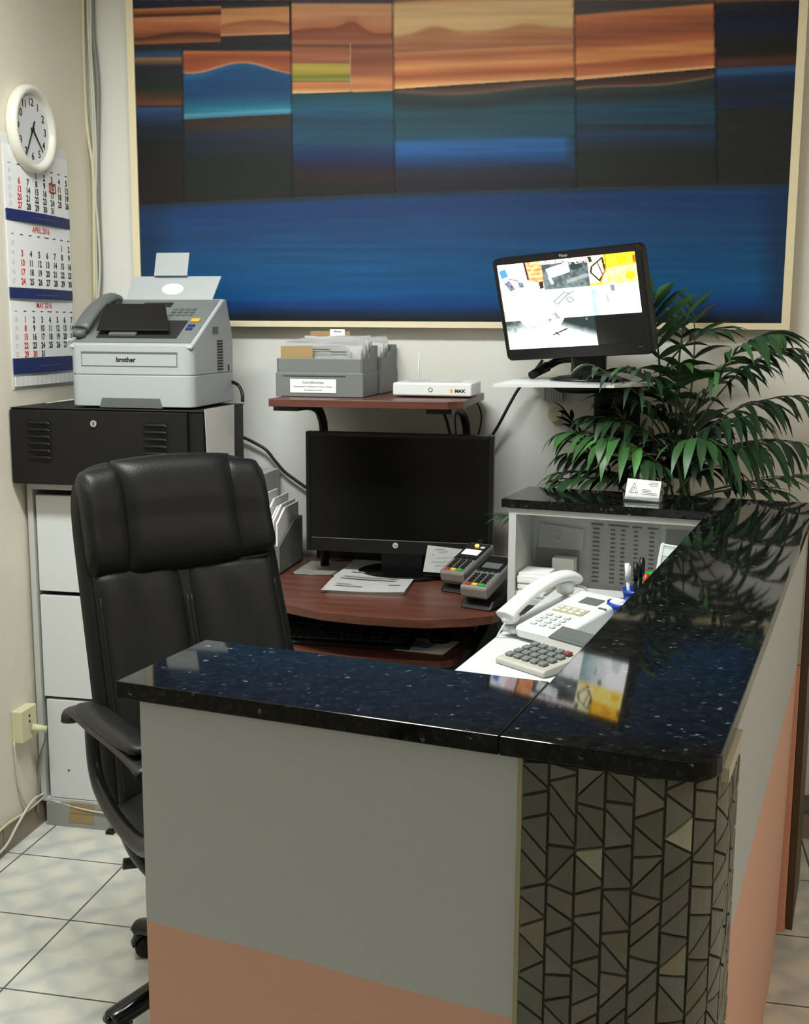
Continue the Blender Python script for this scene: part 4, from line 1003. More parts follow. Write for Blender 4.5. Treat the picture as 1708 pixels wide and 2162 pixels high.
        for q in ((.16, .42, .42, .12), (.42, .12, .50, .18), (.50, .18, .24, .52), (.24, .52, .16, .42), (.44, .34, .54, .30), (.54, .30, .60, .40), (.60, .40, .50, .50), (.50, .50, .44, .34), (.5, .2, .62, .12)):
            if ln(*q, .014): col = (.24, .27, .27)
        if inq([(.06, .80), (.16, .74), (.26, 1.0), (.08, 1.0)]): col = mx_((.3, .33, .3), (.8, .8, .8), n)
        if n2 > .86 and v < .25: col = (.45, .45, .45)
    elif (r, c) == (1, 2):
        col = mx_((.40, .54, .54), W, u*1.5+n*.25-.05)
        if inq([(.40, .0), (.50, .0), (.50, .22), (.42, .22)]): col = (.30, .34, .32)
        if ln(.31, .34, .33, .56, .012): col = (.30, .40, .40)
        if inq([(.66, .62), (.80, .55), (.86, 1), (.62, 1)]): col = mx_(col, (.72, .80, .80), .8)
        if .52 < u < .54: col = mx_(col, (.7, .8, .8), .5)
    elif (r, c) == (2, 0):
        col = mx_((.10, .13, .12), (.88, .93, .90), v*1.1+u*.35-.12+n*.25)
        if inq([(.34, .0), (.96, .0), (.96, .26), (.5, .32)]): col = mx_((.30, .30, .30), W, n2*1.6)
        if inq([(.62, .45), (.72, .40), (.78, .95), (.66, 1)]): col = mx_(col, (.4, .44, .42), .6)
        if .84 < u < .90 and v < .8: col = (.88, .91, .88)
    elif (r, c) == (2, 1):
        k = v*1.3-(u-.12)*.75
        col = mx_((.05, .09, .09), W, k*1.5+n*.12)
        if inq([(.05, 0), (.35, 0), (.1, .5), (.0, .5)]): col = mx_(W, col, .25)
        if ln(.05, .56, .36, .38, .022) or ln(.12, .48, .18, .58, .02): col = (.07, .07, .07)
        if math.hypot(u-.82, v-.09) < .022: col = (1, .35, .35)
    else: col = (.004, .004, .004)
    return tuple(v**1.7 for v in col)
M['cctv'] = attr_mat('lit_screen', rough=.2, emit=2.9)
for l_ in [l_ for l_ in M['cctv'].node_tree.links if l_.to_socket.name == 'Base Color']: M['cctv'].node_tree.links.remove(l_)
M['cctv'].node_tree.nodes['Principled BSDF'].inputs['Base Color'].default_value = (.01, .01, .01, 1)
sx0, sx1, sz0, sz1 = -MW/2+bl, MW/2-bl-.006, -MH/2+bb_, MH/2-bt
bm = None
o = grid_col('screen', scr, 330, 210, lambda s, q: TM @ Vector((sx0+(sx1-sx0)*s, .004, sz0+(sz1-sz0)*q)), M['cctv'], t, label='lit screen split into nine camera views, the last one black')
for v in o.data.vertices: v.co -= t.location
bm = bmesh.new(); text_into(bm, 'Planar', .011, TM @ fr((0.0, -.0006, MH/2-bt/2), (1, 0, 0), (0, 0, 1))); text_into(bm, '- - -', .007, TM @ fr((MW/2-.035, -.0006, -MH/2+.024), (1, 0, 0), (0, 0, 1)))
build('bezel_print', bm, M['grey_l'], t, world=True)
bm = bmesh.new(); cyl(bm, TM @ Vector((.0, .055, -.02)), (-.17, 3.46, 1.44), .028, .032, n=16); box(bm, -.22, -.12, 3.40, 3.47, 1.425, 1.51, .01); build('stand_neck', bm, M['black'], t, world=True)
bm = bmesh.new(); lathe(bm, [(0, 1.4195), (.118, 1.4195), (.118, 1.425), (.09, 1.433), (.04, 1.440), (0, 1.442)], 40, M=Matrix.Translation((-.165, 3.43, 0)) @ Matrix.Diagonal((1, .9, 1, 1))); build('stand_base', bm, M['black_gloss'], t, world=True)
t = thing('data_plug', 'black video connector hanging behind the left of the camera screen', 'connector', (-.33, 3.55, 1.42))
bm = bmesh.new(); cyl(bm, (-.345, 3.50, 1.428), (-.30, 3.54, 1.455), .012, .016, n=12); tube(bm, [(-.30, 3.54, 1.455), (-.26, 3.55, 1.475), (-.20, 3.52, 1.48)], .012, 10); build('plug_body', bm, M['black'], t, world=True)
t = thing('junction_box', 'grey ribbed junction box on the wall below the white shelf', 'junction box', (-.29, 3.70, 1.34))
bm = bmesh.new(); box(bm, -.325, -.262, 3.69, 3.72, 1.342, 1.40, .003)
for k in range(6): box(bm, -.32+k*.009, -.317+k*.009, 3.687, 3.69, 1.345, 1.397)
build('box', bm, M['board'], t, world=True)
bm = bmesh.new(); cyl(bm, (-.287, 3.70, 1.298), (-.287, 3.718, 1.298), .022, n=24); tag(build('round_cover', bm, M['cream'], off=(-.287, 3.71, 1.298)), 'round cream cover plate on the wall under the junction box', 'cover plate')
# ---------------------------------------------------------------- reception counter (its own axes: u along the front, v away)
ANG = 0.17969
def CU(u, v, z=0): return Vector((u*math.cos(ANG)+v*math.sin(ANG), -u*math.sin(ANG)+v*math.cos(ANG), z))
RC = Matrix.Rotation(-ANG, 4, 'Z')
base = (-.5, 1.3, 0)
t = thing('reception_counter', 'painted grey and salmon reception counter with a rounded glass mosaic corner', 'counter', CU(*base[:2]), -ANG)
TOP, TH = 1.12, .023
ZB = TOP-TH-.001
def cpart(name, m, x0, x1, y0, y1, z0, z1, **k):
    bm = bmesh.new(); box(bm, x0-base[0], x1-base[0], y0-base[1], y1-base[1], z0, z1); return build(name, bm, m, t, **k)
cpart('front_panel', M['two_tone'], -.866, -.345, 1.220, 1.240, 0, ZB)
cpart('front_end_panel', M['two_tone'], -.866, -.846, 1.240, 1.395, 0, ZB)
cpart('front_inner_panel', M['board'], -.846, -.42, 1.375, 1.395, 0, ZB)
# right side wall, leaning out a little towards the floor
bm = bmesh.new(); a_ = [(-.150, 0), (-.132, ZB), (-.152, ZB), (-.170, 0)]
A = [bm.verts.new((p[0]-base[0], 1.385-base[1], p[1])) for p in a_]; B = [bm.verts.new((p[0]-base[0], 2.88-base[1], p[1])) for p in a_]
bm.faces.new(A); bm.faces.new(list(reversed(B)))
for i in range(4): bm.faces.new((A[i], A[(i+1) % 4], B[(i+1) % 4], B[i]))
build('side_panel', bm, M['two_tone'], t)
cpart('side_inner_panel', M['board'], -.34, -.32, 1.395, 2.93, 0, ZB)
cpart('inner_shelf', mat('shelf_laminate', (208, 211, 212), .45), -.742, -.342, 1.40, 2.925, .880, .900, label='white laminate writing shelf inside the counter')
cpart('niche_end_panel', M['board'], -.892, -.872, 2.945, 3.17, 0, ZB)
cpart('niche_back', M['board'], -.872, -.17, 3.12, 3.135, 0, ZB)
cpart('niche_top_rail', M['board'], -.872, -.34, 2.945, 3.12, ZB-.016, ZB)
cpart('niche_shelf', M['board'], -.872, -.34, 2.945, 3.12, .835, .850)
# mosaic corner: path from the flat front round to the side
R_ = .088; cxu, cyv = -.128-R_, 1.212+R_
def mpath(s, d=0.0):
    f0 = (cxu) - (-.345)
    if s < f0: p = (-.345+s, 1.212); n = (0, -1)
    elif s < f0+R_*PI/2:
        th = (s-f0)/R_; p = (cxu+R_*math.sin(th), cyv-R_*math.cos(th)); n = (math.sin(th), -math.cos(th))
    else:
        q = s-f0-R_*PI/2; p = (-.128, cyv+q); n = (1, 0)
    return Vector((p[0]+n[0]*d-base[0], p[1]+n[1]*d-base[1], 0))
LT = (cxu+.345)+R_*PI/2+.085
bm = bmesh.new(); N = 44; ring = []
for i in range(N+1):
    p = mpath(LT*i/N); ring.append((p.x, p.y))
inner = [(-.128-.02-base[0], mpath(LT).y), (-.148-base[0], 1.235+.06-base[1]), (-.20-base[0], 1.235-base[1]), (-.345-base[0], 1.235-base[1])]
prism(bm, ring+inner, 0, ZB); build('mosaic_backing', bm, mat('grout', (64, 63, 55), .8, bump=.3, bscale=90), t)
verts = []; faces = []; cols = []
rr = random.Random(11)
ns = 11; sw = LT/ns
def in_poly(P): return P
for k in range(ns):
    s0, s1 = k*sw+.0016, (k+1)*sw-.0016
    zl, zr = 0.0, 0.0
    flip = rr.random() < .5; cuts = [(0.0, 0.0)]
    while max(zl, zr) < ZB+.1:
        big, sm = rr.uniform(.036, .050), rr.uniform(.003, .012)
        if rr.random() < .18: big, sm = rr.uniform(.026, .034), rr.uniform(.022, .034)
        if zl < zr or (zl == zr and flip): zl += big; zr += sm
        else: zl += sm; zr += big
        cuts.append((zl, zr))
    for (a0, b0), (a1, b1) in zip(cuts, cuts[1:]):
        g = .0008
        P = [(s0, a0+g), (s1, b0+g), (s1, b1-g), (s0, a1-g)]
        if P[3][1] < P[0][1]: P[3] = P[0]
        if P[2][1] < P[1][1]: P[2] = P[1]
        if min(p[1] for p in P) > ZB-.003: continue
        P = [(s, max(0, min(z, ZB-.002))) for s, z in P]
        c = rr.choice([(108, 112, 96), (116, 116, 100), (98, 103, 90), (124, 122, 108), (106, 106, 98), (114, 119, 108)])
        if rr.random() < .035: c = (182, 184, 160)
        elif rr.random() < .07: c = (136, 132, 108)
        f = rr.uniform(.90, 1.06); c = s2l([v*f*.80 for v in c])
        n0 = len(verts); th = .0030+rr.uniform(0, .0012); sub = 3
        # curved top: subdivide in s
        for i in range(sub+1):
            q = i/sub; s = P[0][0]*(1-q)+P[1][0]*q
            za = P[0][1]*(1-q)+P[1][1]*q; zb2 = P[3][1]*(1-q)+P[2][1]*q
            ins = .0012
            o_ = mpath(s, th); i_ = mpath(s, 0)
            verts += [(i_.x, i_.y, za), (o_.x, o_.y, min(za+ins, (za+zb2)/2)), (o_.x, o_.y, max(zb2-ins, (za+zb2)/2)), (i_.x, i_.y, zb2)]
        for i in range(sub):
            a = n0+i*4; b = a+4
            for j in range(3): faces.append((a+j, b+j, b+j+1, a+j+1)); cols.append(c)
        faces.append((n0, n0+1, n0+2, n0+3)); cols.append(c); e = n0+sub*4; faces.append((e+3, e+2, e+1, e)); cols.append(c)
me = bpy.data.meshes.new('mosaic_tiles'); me.from_pydata(verts, [], faces)
ca = me.color_attributes.new('Col', 'FLOAT_COLOR', 'CORNER'); k = 0
for f, c in zip(me.polygons, cols):
    for li in f.loop_indices: ca.data[li].color = (*c, 1)
mm = attr_mat('glass_mosaic', rough=.32); me.materials.append(mm)
nt = mm.node_tree; tc = nt.nodes.new('ShaderNodeTexCoord'); nz = nt.nodes.new('ShaderNodeTexNoise'); nz.inputs['Scale'].default_value = 22; nz.inputs['Detail'].default_value = 4
nt.links.new(tc.outputs['Object'], nz.inputs['Vector']); mr = nt.nodes.new('ShaderNodeMapRange'); mr.inputs['To Min'].default_value = .72; mr.inputs['To Max'].default_value = 1.3; nt.links.new(nz.outputs['Fac'], mr.inputs['Value'])
sc = nt.nodes.new('ShaderNodeVectorMath'); sc.operation = 'SCALE'; b_ = nt.nodes['Principled BSDF']; lk = b_.inputs['Base Color'].links[0].from_socket
nt.links.new(lk, sc.inputs[0]); nt.links.new(mr.outputs['Result'], sc.inputs['Scale']); nt.links.new(sc.outputs['Vector'], b_.inputs['Base Color'])
o = bpy.data.objects.new('mosaic_tiles', me); COL.objects.link(o); o.parent = t
bm = bmesh.new(); prism(bm, [(-.353-base[0], 1.2195-base[1]), (-.343-base[0], 1.2115-base[1]), (-.343-base[0], 1.2195-base[1])], 0, ZB); build('edge_filler', bm, mat('filler', (150, 146, 112), .8, bump=.6, bscale=80), t)
cpart('side_filler', M['cream2'], -.190, -.1235, 1.262, 1.40, ZB-.016, ZB+.0005, label='cream filler strip under the edge of the granite')
# granite slabs
def slab(label, pts):
    c = CU(sum(p[0] for p in pts)/len(pts), sum(p[1] for p in pts)/len(pts), TOP-TH)
    uc = (sum(p[0] for p in pts)/len(pts), sum(p[1] for p in pts)/len(pts))
    bm = bmesh.new(); prism(bm, [(p[0]-uc[0], p[1]-uc[1]) for p in pts], 0, TH)
    o = build('granite_countertop', bm, M['granite'], bevel=.0016, bseg=2); o.location = c; o.rotation_euler = (0, 0, -ANG)
    return tag(o, label, 'countertop', 'black granite slabs of the counter')
slab('front black granite slab with its free square end at the left', [(-.889, 1.200), (-.3704, 1.200), (-.3704, 1.420), (-.889, 1.420)])
rc = .045; cor = [(-.130-rc+rc*math.sin(k*PI/16), 1.200+rc-rc*math.cos(k*PI/16)) for k in range(9)]
slab('long right-hand black granite slab with the rounded near corner', [(-.3698, 1.200)]+cor+[(-.130, 3.20), (-.3698, 3.20)])
slab('short far black granite slab over the niche, in front of the palm', [(-.911, 2.935), (-.3704, 2.935), (-.3704, 3.20), (-.911, 3.20)])
# gate at the far end
t = thing('counter_gate', 'narrow gate edge at the far end of the counter, salmon board and dark wood', 'gate', CU(-.13, 3.0))
def gp(name, m, u0_, u1_, v0, v1, z0, z1):
    bm = bmesh.new(); box(bm, u0_, u1_, v0, v1, z0, z1, M=RC); build(name, bm, m, t, world=True)
gp('board', M['pink'], -.149, -.130, 2.90, 3.19, .06, .76); gp('wood_strip', M['wooddark'], -.1285, -.112, 2.90, 3.19, .07, 1.092)
gp('upper_board', M['hall'], -.149, -.130, 2.90, 3.19, .762, 1.092)
# niche contents
def nsheet(label, pts, m, lines=0, name='paper_sheet', cat='paper', v=3.117):
    t = thing(name, label, cat, CU(sum(p[0] for p in pts)/4, v, pts[0][1]))
    bm = bmesh.new(); quad(bm, *[CU(p[0], v, p[1]) for p in pts]); bmesh.ops.solidify(bm, geom=bm.faces[:], thickness=.0008); build('page', bm, m, t, world=True)
    if lines:
        bm = bmesh.new(); a, b, c, d = [CU(p[0], v-.0016, p[1]) for p in pts]
        for k in range(lines):
            q = .06+.88*k/lines
            for s0, s1 in ((.04, .14), (.3, .37), (.45, .51), (.64, .70), (.86, .93)):
                if k == 0: s0 -= .03; s1 += .05
                P_ = lambda s, q: a*(1-s)*(1-q)+b*s*(1-q)+c*s*q+d*(1-s)*q
                quad(bm, P_(s0, 1-q), P_(s1, 1-q), P_(s1, 1-q-.022), P_(s0, 1-q-.022))
        build('print', bm, M['grey_d'], t, world=True)
    return t
nsheet('printed rate table taped to the back of the niche', [(-.709, .856), (-.520, .856), (-.520, 1.050), (-.709, 1.052)], M['paper'], 14)
tn = nsheet('pale leaflet with a round emblem pinned at the upper left of the niche', [(-.856, .962), (-.728, .962), (-.725, 1.020), (-.851, 1.031)], M['paper'], v=3.113)
bm = bmesh.new(); F_ = fr(CU(-.80, 3.1105, .995), CU(1, 0), (0, 0, 1)); lathe(bm, [(.009, 0), (.013, .0004)], 20, M=F_); text_into(bm, 'C', .016, F_); build('emblem', bm, M['grey_l'], tn, world=True)
nsheet('grey memo hanging below the leaflet with the emblem', [(-.862, .905), (-.738, .900), (-.738, .962), (-.862, .965)], M['board'], v=3.1155)
nsheet('grey memo at the right end of the niche beside the rate table', [(-.505, .92), (-.40, .92), (-.40, 1.035), (-.502, 1.035)], M['board'], v=3.116)
def stack(label, name, u0_, u1_, v0, v1, z0, n, dz, m, jit=.004, rr=random.Random(2)):
    for k in range(n):
        bm = bmesh.new(); j = rr.uniform(-jit, jit); j2 = rr.uniform(-jit, jit)
        box(bm, u0_+j, u1_+j, v0+j2, v1+j2, z0+k*dz, z0+(k+1)*dz-.0004, M=RC)
        tag(build(name, bm, m, off=CU((u0_+u1_)/2, (v0+v1)/2, z0+k*dz)), label, 'note pad', 'stacked pads in the niche')
stack('white note pad in the stack at the left of the niche', 'note_pad', -.868, -.79, 2.955, 3.05, .8505, 8, .0085, M['paper'])
bm = bmesh.new(); box(bm, -.80, -.74, 3.06, 3.10, .8505, .945, M=RC); tag(build('leaflet_bundle', bm, M['paper2'], off=CU(-.77, 3.08, .8505)), 'upright bundle of pale leaflets behind the stacked pads', 'leaflets')
sheet([CU(-.655, 2.96)[:2], CU(-.60, 2.955)[:2], CU(-.56, 3.08)[:2], CU(-.63, 3.09)[:2]], .852, M['paper'], 'paper_sheet', 'small lined sheet lying in the niche below the rate table', 'paper', .002, lines=[(.1, .9, q/10, .02) for q in range(1, 9)])
# ---------------------------------------------------------------- things on the inner shelf
ZS = .9005
t = thing('desk_phone', 'white corded desk phone with handset on the inner shelf', 'phone', CU(-.610, 2.445, ZS), -ANG-.42)
bm = bmesh.new()
prism(bm, [(-.108, .006), (.105, .0), (.118, .078), (-.112, .034), (-.114, .026)], -.045, .085, M=YZX); build('base', bm, M['white'], t, bevel=.008, bseg=3)
bm = bmesh.new(); prism(bm, [(-.108, .010), (.105, .0), (.115, .060), (-.108, .024)], -.092, -.046, M=YZX); build('cradle', bm, M['grey_l'], t, bevel=.008, bseg=3)
bm = bmesh.new(); tube(bm, [(-.070, -.118, .048), (-.070, -.09, .064), (-.070, -.03, .090), (-.070, .04, .108), (-.070, .10, .108), (-.070, .125, .096)], .02, 14, k=5, flat=(.023, .013), rfn=lambda q: 1.0+.25*(abs(2*q-1)**3))
tube(bm, [(-.070, -.095, .028), (-.070, -.100, .058)], .024, 14, smooth=False); tube(bm, [(-.070, .09, .06), (-.070, .095, .102)], .024, 14, smooth=False)
build('handset', bm, M['white'], t, subs=1)
PM = Matrix.Translation((0, -.111, .0345)) @ Matrix.Rotation(math.atan2(.044, .230), 4, 'X')
bm = bmesh.new()
for i in range(3):
    for j in range(4): box(bm, -.022+i*.025, -.006+i*.025, .02+j*.018, .031+j*.018, .0, .0035, .0015, 1, M=PM)
build('dial_keys', bm, M['grey_l'], t)
bm = bmesh.new(); box(bm, -.025, .055, .102, .135, 0, .0016, M=PM); build('memory_panel', bm, mat('khaki_panel', (176, 172, 140), .5), t)
bm = bmesh.new()
for i in range(4):
    for j in range(2): box(bm, -.021+i*.019, -.008+i*.019, .106+j*.014, .114+j*.014, .0016, .0035, .001, 1, M=PM)
build('memory_keys', bm, M['white'], t)
bm = bmesh.new(); box(bm, .0, .05, .165, .198, 0, .0016, M=PM); build('display', bm, M['lcd_grey'], t)
bm = bmesh.new(); box(bm, .062, .082, .155, .160, 0, .002, M=PM); box(bm, .062, .070, .185, .19, 0, .002, M=PM); build('face_print', bm, M['grey_d'], t)
for y0_ in (-.06, .03): bxobj('side_socket', M['grey_d'], .0848, .0862, y0_, y0_+.015, .013, .019, t)
bm = bmesh.new(); tube(bm, [(-.070, -.115, .035), (-.085, -.125, .0), (-.11, -.11, -.04), (-.10, -.10, -.09), (-.075, -.115, -.06)], .0022, 6); build('handset_cord', bm, M['white'], t)
bm = bmesh.new(); tube(bm, [(-.065, .13, .08), (-.05, .142, .075), (-.03, .135, .055), (-.02, .115, .04)], .003, 6); build('line_cord', bm, M['white'], t)
t = thing('calculator', 'large grey desk calculator in front of the white phone', 'calculator', CU(-.578, 2.230, ZS), -ANG-.50)
bm = bmesh.new(); prism(bm, [(-.095, .0), (.095, .0), (.095, .036), (.05, .028), (-.090, .014), (-.095, .010)], -.068, .068, M=YZX); build('case', bm, mat('warm_grey', (176, 174, 166), .45), t, bevel=.003)
KM = Matrix.Translation((0, -.09, .0145)) @ Matrix.Rotation(.1, 4, 'X')
bm = bmesh.new()
for i in range(5):
    for j in range(4):
        if i == 4 and j == 3: continue
        box(bm, -.058+i*.023, -.041+i*.023, .012+j*.024, .029+j*.024, 0, .006, .0015, 1, M=KM)
build('keys', bm, M['grey'], t)
bm = bmesh.new(); box(bm, .035, .05, .084, .099, .0, .007, .0015, 1, M=KM); build('red_key', bm, mat('maroon_key', (120, 50, 50), .4), t, label='maroon key')
DM = Matrix.Translation((0, .052, .0285)) @ Matrix.Rotation(.35, 4, 'X')
bm = bmesh.new(); box(bm, -.060, .060, .0, .046, 0, .004, M=DM); build('display_frame', bm, M['grey_d'], t)
bm = bmesh.new(); box(bm, -.050, .050, .008, .036, .004, .0046, M=DM); build('display', bm, M['lcd_grey'], t)
def cup(label, u, v, r, h, m, name='pencil_cup', cat='cup'):
    t = thing(name, label, cat, CU(u, v, ZS)); bm = bmesh.new()
    lathe(bm, [(0, 0), (r*.8, 0), (r, h), (r-.002, h), (r*.8-.002, .003), (0, .003)], 28); build('body', bm, m, t)
    bm = bmesh.new(); lathe(bm, [(r-.001, h-.010), (r+.0015, h-.010), (r+.0015, h), (r-.001, h)], 28); build('rim', bm, m, t)
    return t
cup('blue plastic cup right of the white phone', -.490, 2.50, .034, .075, M['blue'])
cup('second blue plastic cup, behind the first one', -.476, 2.595, .034, .085, M['blue'])
cup('bright green plastic cup beside the pens', -.470, 2.72, .030, .095, M['green'])
bm = bmesh.new(); box(bm, -.502, -.478, 2.485, 2.515, ZS+.004, ZS+.07, M=RC @ Matrix.Identity(4)); tag(build('note_block', bm, M['paper'], off=CU(-.49, 2.5, ZS+.004)), 'white note block standing in the front blue cup', 'note pad')
def pen(label, u, v, h, m, lean, cap=None):
    t = thing('pen', label, 'pen', CU(u, v, ZS+.004)); p0 = Vector((0, 0, 0)); p1 = Vector(lean)+Vector((0, 0, h))
    bm = bmesh.new(); cyl(bm, p0, p1, .004, .0045, n=10); build('barrel', bm, m, t)
    bm = bmesh.new(); cyl(bm, p1*.72, p1*1.02, .0062, .0058, n=12); bm2 = box(bm, p1.x*.9+.005, p1.x*.9+.0075, p1.y*.9-.002, p1.y*.9+.002, h*.75, h*.98); build('cap', bm, cap or m, t)
pen('white capped pen, leftmost of those in the rear blue cup', -.490, 2.59, .135, M['white'], (-.012, .01, 0))
pen('black pen next to the white capped pen', -.480, 2.595, .135, M['black'], (-.003, .015, 0))
pen('taller black pen leaning back in the rear blue cup', -.476, 2.608, .145, M['black'], (.004, .02, 0))
pen('short red pen in the rear blue cup', -.466, 2.585, .115, M['red'], (.010, .008, 0))
t = thing('tabletop_frame', 'white rounded frame propped up behind the green cup', 'frame', CU(-.455, 2.80, ZS))
FM = RC @ Matrix.Translation((-.445, 2.80, ZS+.0015)) @ Matrix.Rotation(-.25, 4, 'X') @ Matrix.Rotation(.10, 4, 'Y')
bm = bmesh.new(); box(bm, -.040, -.034, 0, .008, 0, .150, M=FM); box(bm, .034, .040, 0, .008, 0, .150, M=FM); box(bm, -.034, .034, 0, .008, .144, .150, M=FM); box(bm, -.034, .034, 0, .008, 0, .02, M=FM)
bmesh.ops.remove_doubles(bm, verts=bm.verts, dist=1e-5); build('frame', bm, M['white'], t, world=True, bevel=.003)
bm = bmesh.new(); box(bm, -.034, .034, .002, .006, .02, .144, M=FM); build('face', bm, mat('pale_green_face', (186, 206, 200), .25), t, world=True)
bm = bmesh.new(); box(bm, -.030, .030, .0005, .002, .120, .138, M=FM); build('header', bm, M['white'], t, world=True)
# card holder on the far slab
t = thing('business_card_holder', 'clear acrylic holder with a white business card on the far granite slab', 'card holder', CU(-.555, 3.03, TOP), -ANG-.03)
bm = bmesh.new()
prism(bm, [(0, 0), (.05, 0), (.05, .003), (.003, .003), (.003, .022), (0, .022)], -.05, .05, M=YZX)
prism(bm, [(.02, .003), (.023, .003), (.038, .045), (.035, .045)], -.05, .05, M=YZX)
build('acrylic_stand', bm, M['clear'], t)
HM = Matrix.Translation((-.003, .008, .004)) @ Matrix.Rotation(-.35, 4, 'X') @ Matrix.Rotation(.04, 4, 'Y')
bm = bmesh.new(); box(bm, -.045, .045, 0, .008, 0, .055, M=HM); build('cards', bm, M['paper'], t)
bm = bmesh.new()
for a, b in (((-.035, .018), (-.024, .045)), ((-.024, .045), (-.013, .018)), ((-.035, .018), (-.013, .018)), ((-.030, .018), (-.024, .034)), ((-.018, .018), (-.024, .034))):
    cyl(bm, HM @ Vector((a[0], -.0004, a[1])), HM @ Vector((b[0], -.0004, b[1])), .0006, n=4)
for k, (s0, s1) in enumerate(((.015, .038), (.012, .038), (.018, .038), (-.002, .020), (-.002, .024), (-.002, .038), (-.002, .038))):
    zz = .048-k*.004 if k < 3 else .028-(k-3)*.004
    box(bm, s0, s1, -.0006, 0, zz, zz+.0012, M=HM)
build('card_print', bm, M['grey_d'], t)
# ---------------------------------------------------------------- office chair
TH_ = math.radians(42)
BO = Matrix.Rotation(-TH_, 3, 'Z') @ Vector((-.048, .14, 0))   # the swivel base stands a little behind the seat
t = thing('office_chair', 'high-backed black leather office chair behind the counter', 'chair', (-.84, 2.28, 0), TH_)
# backrest shell
def back_y(z): return .165+(z-.5)*.290
def BM_(zc, tilt=.28): return Matrix.Translation((0, back_y(zc), zc)) @ Matrix.Rotation(-tilt, 4, 'X')
def taper(bm, f):
    for v in bm.verts: v.co = f(v.co)
def cf(c):
    k = (c.z-.5)/.78
    c.x *= (1.03-.085*min(1, max(0, k))); c.x -= .028*max(0, k); 
    c.y += -.05*(c.x/.26)**2*.7
    if c.z > 1.15: c.z += .022*(1-(c.x/.26)**2)
    return c
bm = bmesh.new(); pillow(bm, .496, .77, .085, 26, 36, 5, 8, M=BM_(.880), rp=9); taper(bm, cf); build('backrest_shell', bm, M['leather'], t)
def wr(s, q):
    top = max(0, q-.2)/.8
    return .006*top*math.sin(s*19+q*2)*(1 if abs(s) < .9 else 0)
for sx in (-1, 1):
    bm = bmesh.new(); Mx = BM_(.770) @ Matrix.Translation((sx*.112, -.026, 0))
    pillow(bm, .222, .53, .052, 24, 24, 6, 14, M=Mx, dent=lambda s, q, sx=sx: .0030*max(0, q-.1)**1.5*math.sin(s*6+sx*1.3+q*3)); taper(bm, cf); build('back_panel', bm, M['leather'], t)
def headcf(c):
    c = cf(c)
    if c.z < 1.10:
        k = (1.10-c.z)/.12; c.z -= .020*k*(1-(c.x/.26)**2); c.z += .045*k*max(0, c.x/.24)
    return c
bm = bmesh.new(); pillow(bm, .310, .250, .112, 28, 26, 7, 4.5, M=BM_(1.128) @ Matrix.Translation((0.01, -.020, 0))); taper(bm, headcf); build('head_cushion', bm, M['leather2'], t)
for sx in (-1, 1):
    bm = bmesh.new(); pillow(bm, .118, .240, .098, 18, 26, 6, 4.5, M=BM_(1.124) @ Matrix.Translation((sx*.178+.004, -.017, 0)), rp=7); taper(bm, headcf); build('head_cushion_side', bm, M['leather2'], t)
bm = bmesh.new()
for x0 in (-.004, .006):
    P = [cf(BM_(.755) @ Vector((x0, -.052+.003*0, zz))) for zz in (-.22, -.1, 0, .1, .20)]
    tube(bm, P, .0016, 5)
for sx in (-1, 1):
    P = [cf(BM_(.755) @ Vector((sx*.214, -.050, zz))) for zz in (-.22, -.1, 0, .1, .22)]; tube(bm, P, .0012, 5)
build('stitching', bm, M['stitch'], t)
bm = bmesh.new(); pillow(bm, .50, .50, .13, 24, 24, 4, 4, M=Matrix.Translation((0, -.02, .505)) @ Matrix.Rotation(-PI/2+.05, 4, 'X'), rp=5); build('seat', bm, M['leather'], t)
bxobj('seat_pan', M['black'], -.20, .20, -.22, .20, .415, .45, t, bev=.01)
for sx in (-1, 1):
    bm = bmesh.new(); X = sx*.300
    tube(bm, [(X, .215, .718), (X, .20, .742), (X, .15, .756), (X, .02, .764), (X, -.12, .778), (X, -.24, .785), (X, -.33, .782)], .02, 12, k=5, flat=(.026, .011)); build('arm_top', bm, M['black'], t)
    bm = bmesh.new(); pillow(bm, .062, .42, .034, 12, 20, 3, 5, M=Matrix.Translation((X+sx*-.004, -.075, .792)) @ Matrix.Rotation(-.08, 4, 'X') @ Matrix.Rotation(-PI/2, 4, 'X'), rp=4); build('arm_pad', bm, M['leather'], t)
    bm = bmesh.new(); tube(bm, [(X, .060, .755), (X, .058, .715), (X, .045, .665), (X, .0, .630), (X, -.12, .610), (X, -.28, .625), (X, -.36, .69), (X, -.33, .775)], .02, 12, k=5, flat=(.020, .014)); tube(bm, [(X, -.16, .610), (X-sx*.03, -.15, .54), (X-sx*.10, -.14, .44)], .02, 12, k=5, flat=(.022, .014)); build('arm_loop', bm, M['black'], t)
bm = bmesh.new(); cyl(bm, BO+Vector((0, 0, .10)), BO+Vector((0, 0, .26)), .027, n=20); cyl(bm, BO+Vector((0, 0, .26)), BO+Vector((0, 0, .42)), .016, n=16); build('gas_column', bm, M['black'], t)
bm = bmesh.new(); tube(bm, [(-.05, .02, .43), (-.12, .05, .425), (-.20, .06, .432)], .006, 8); tube(bm, [(-.19, .055, .430), (-.245, .055, .436)], .012, 10, smooth=False, flat=(.006, .013)); build('tilt_lever', bm, M['black'], t)
bm = bmesh.new(); cyl(bm, BO+Vector((0, 0, .080)), BO+Vector((0, 0, .14)), .045, .036, n=24); build('base_hub', bm, M['black'], t)
LEGA = [math.radians(a) for a in (160, 232, 304, 16, 88)]
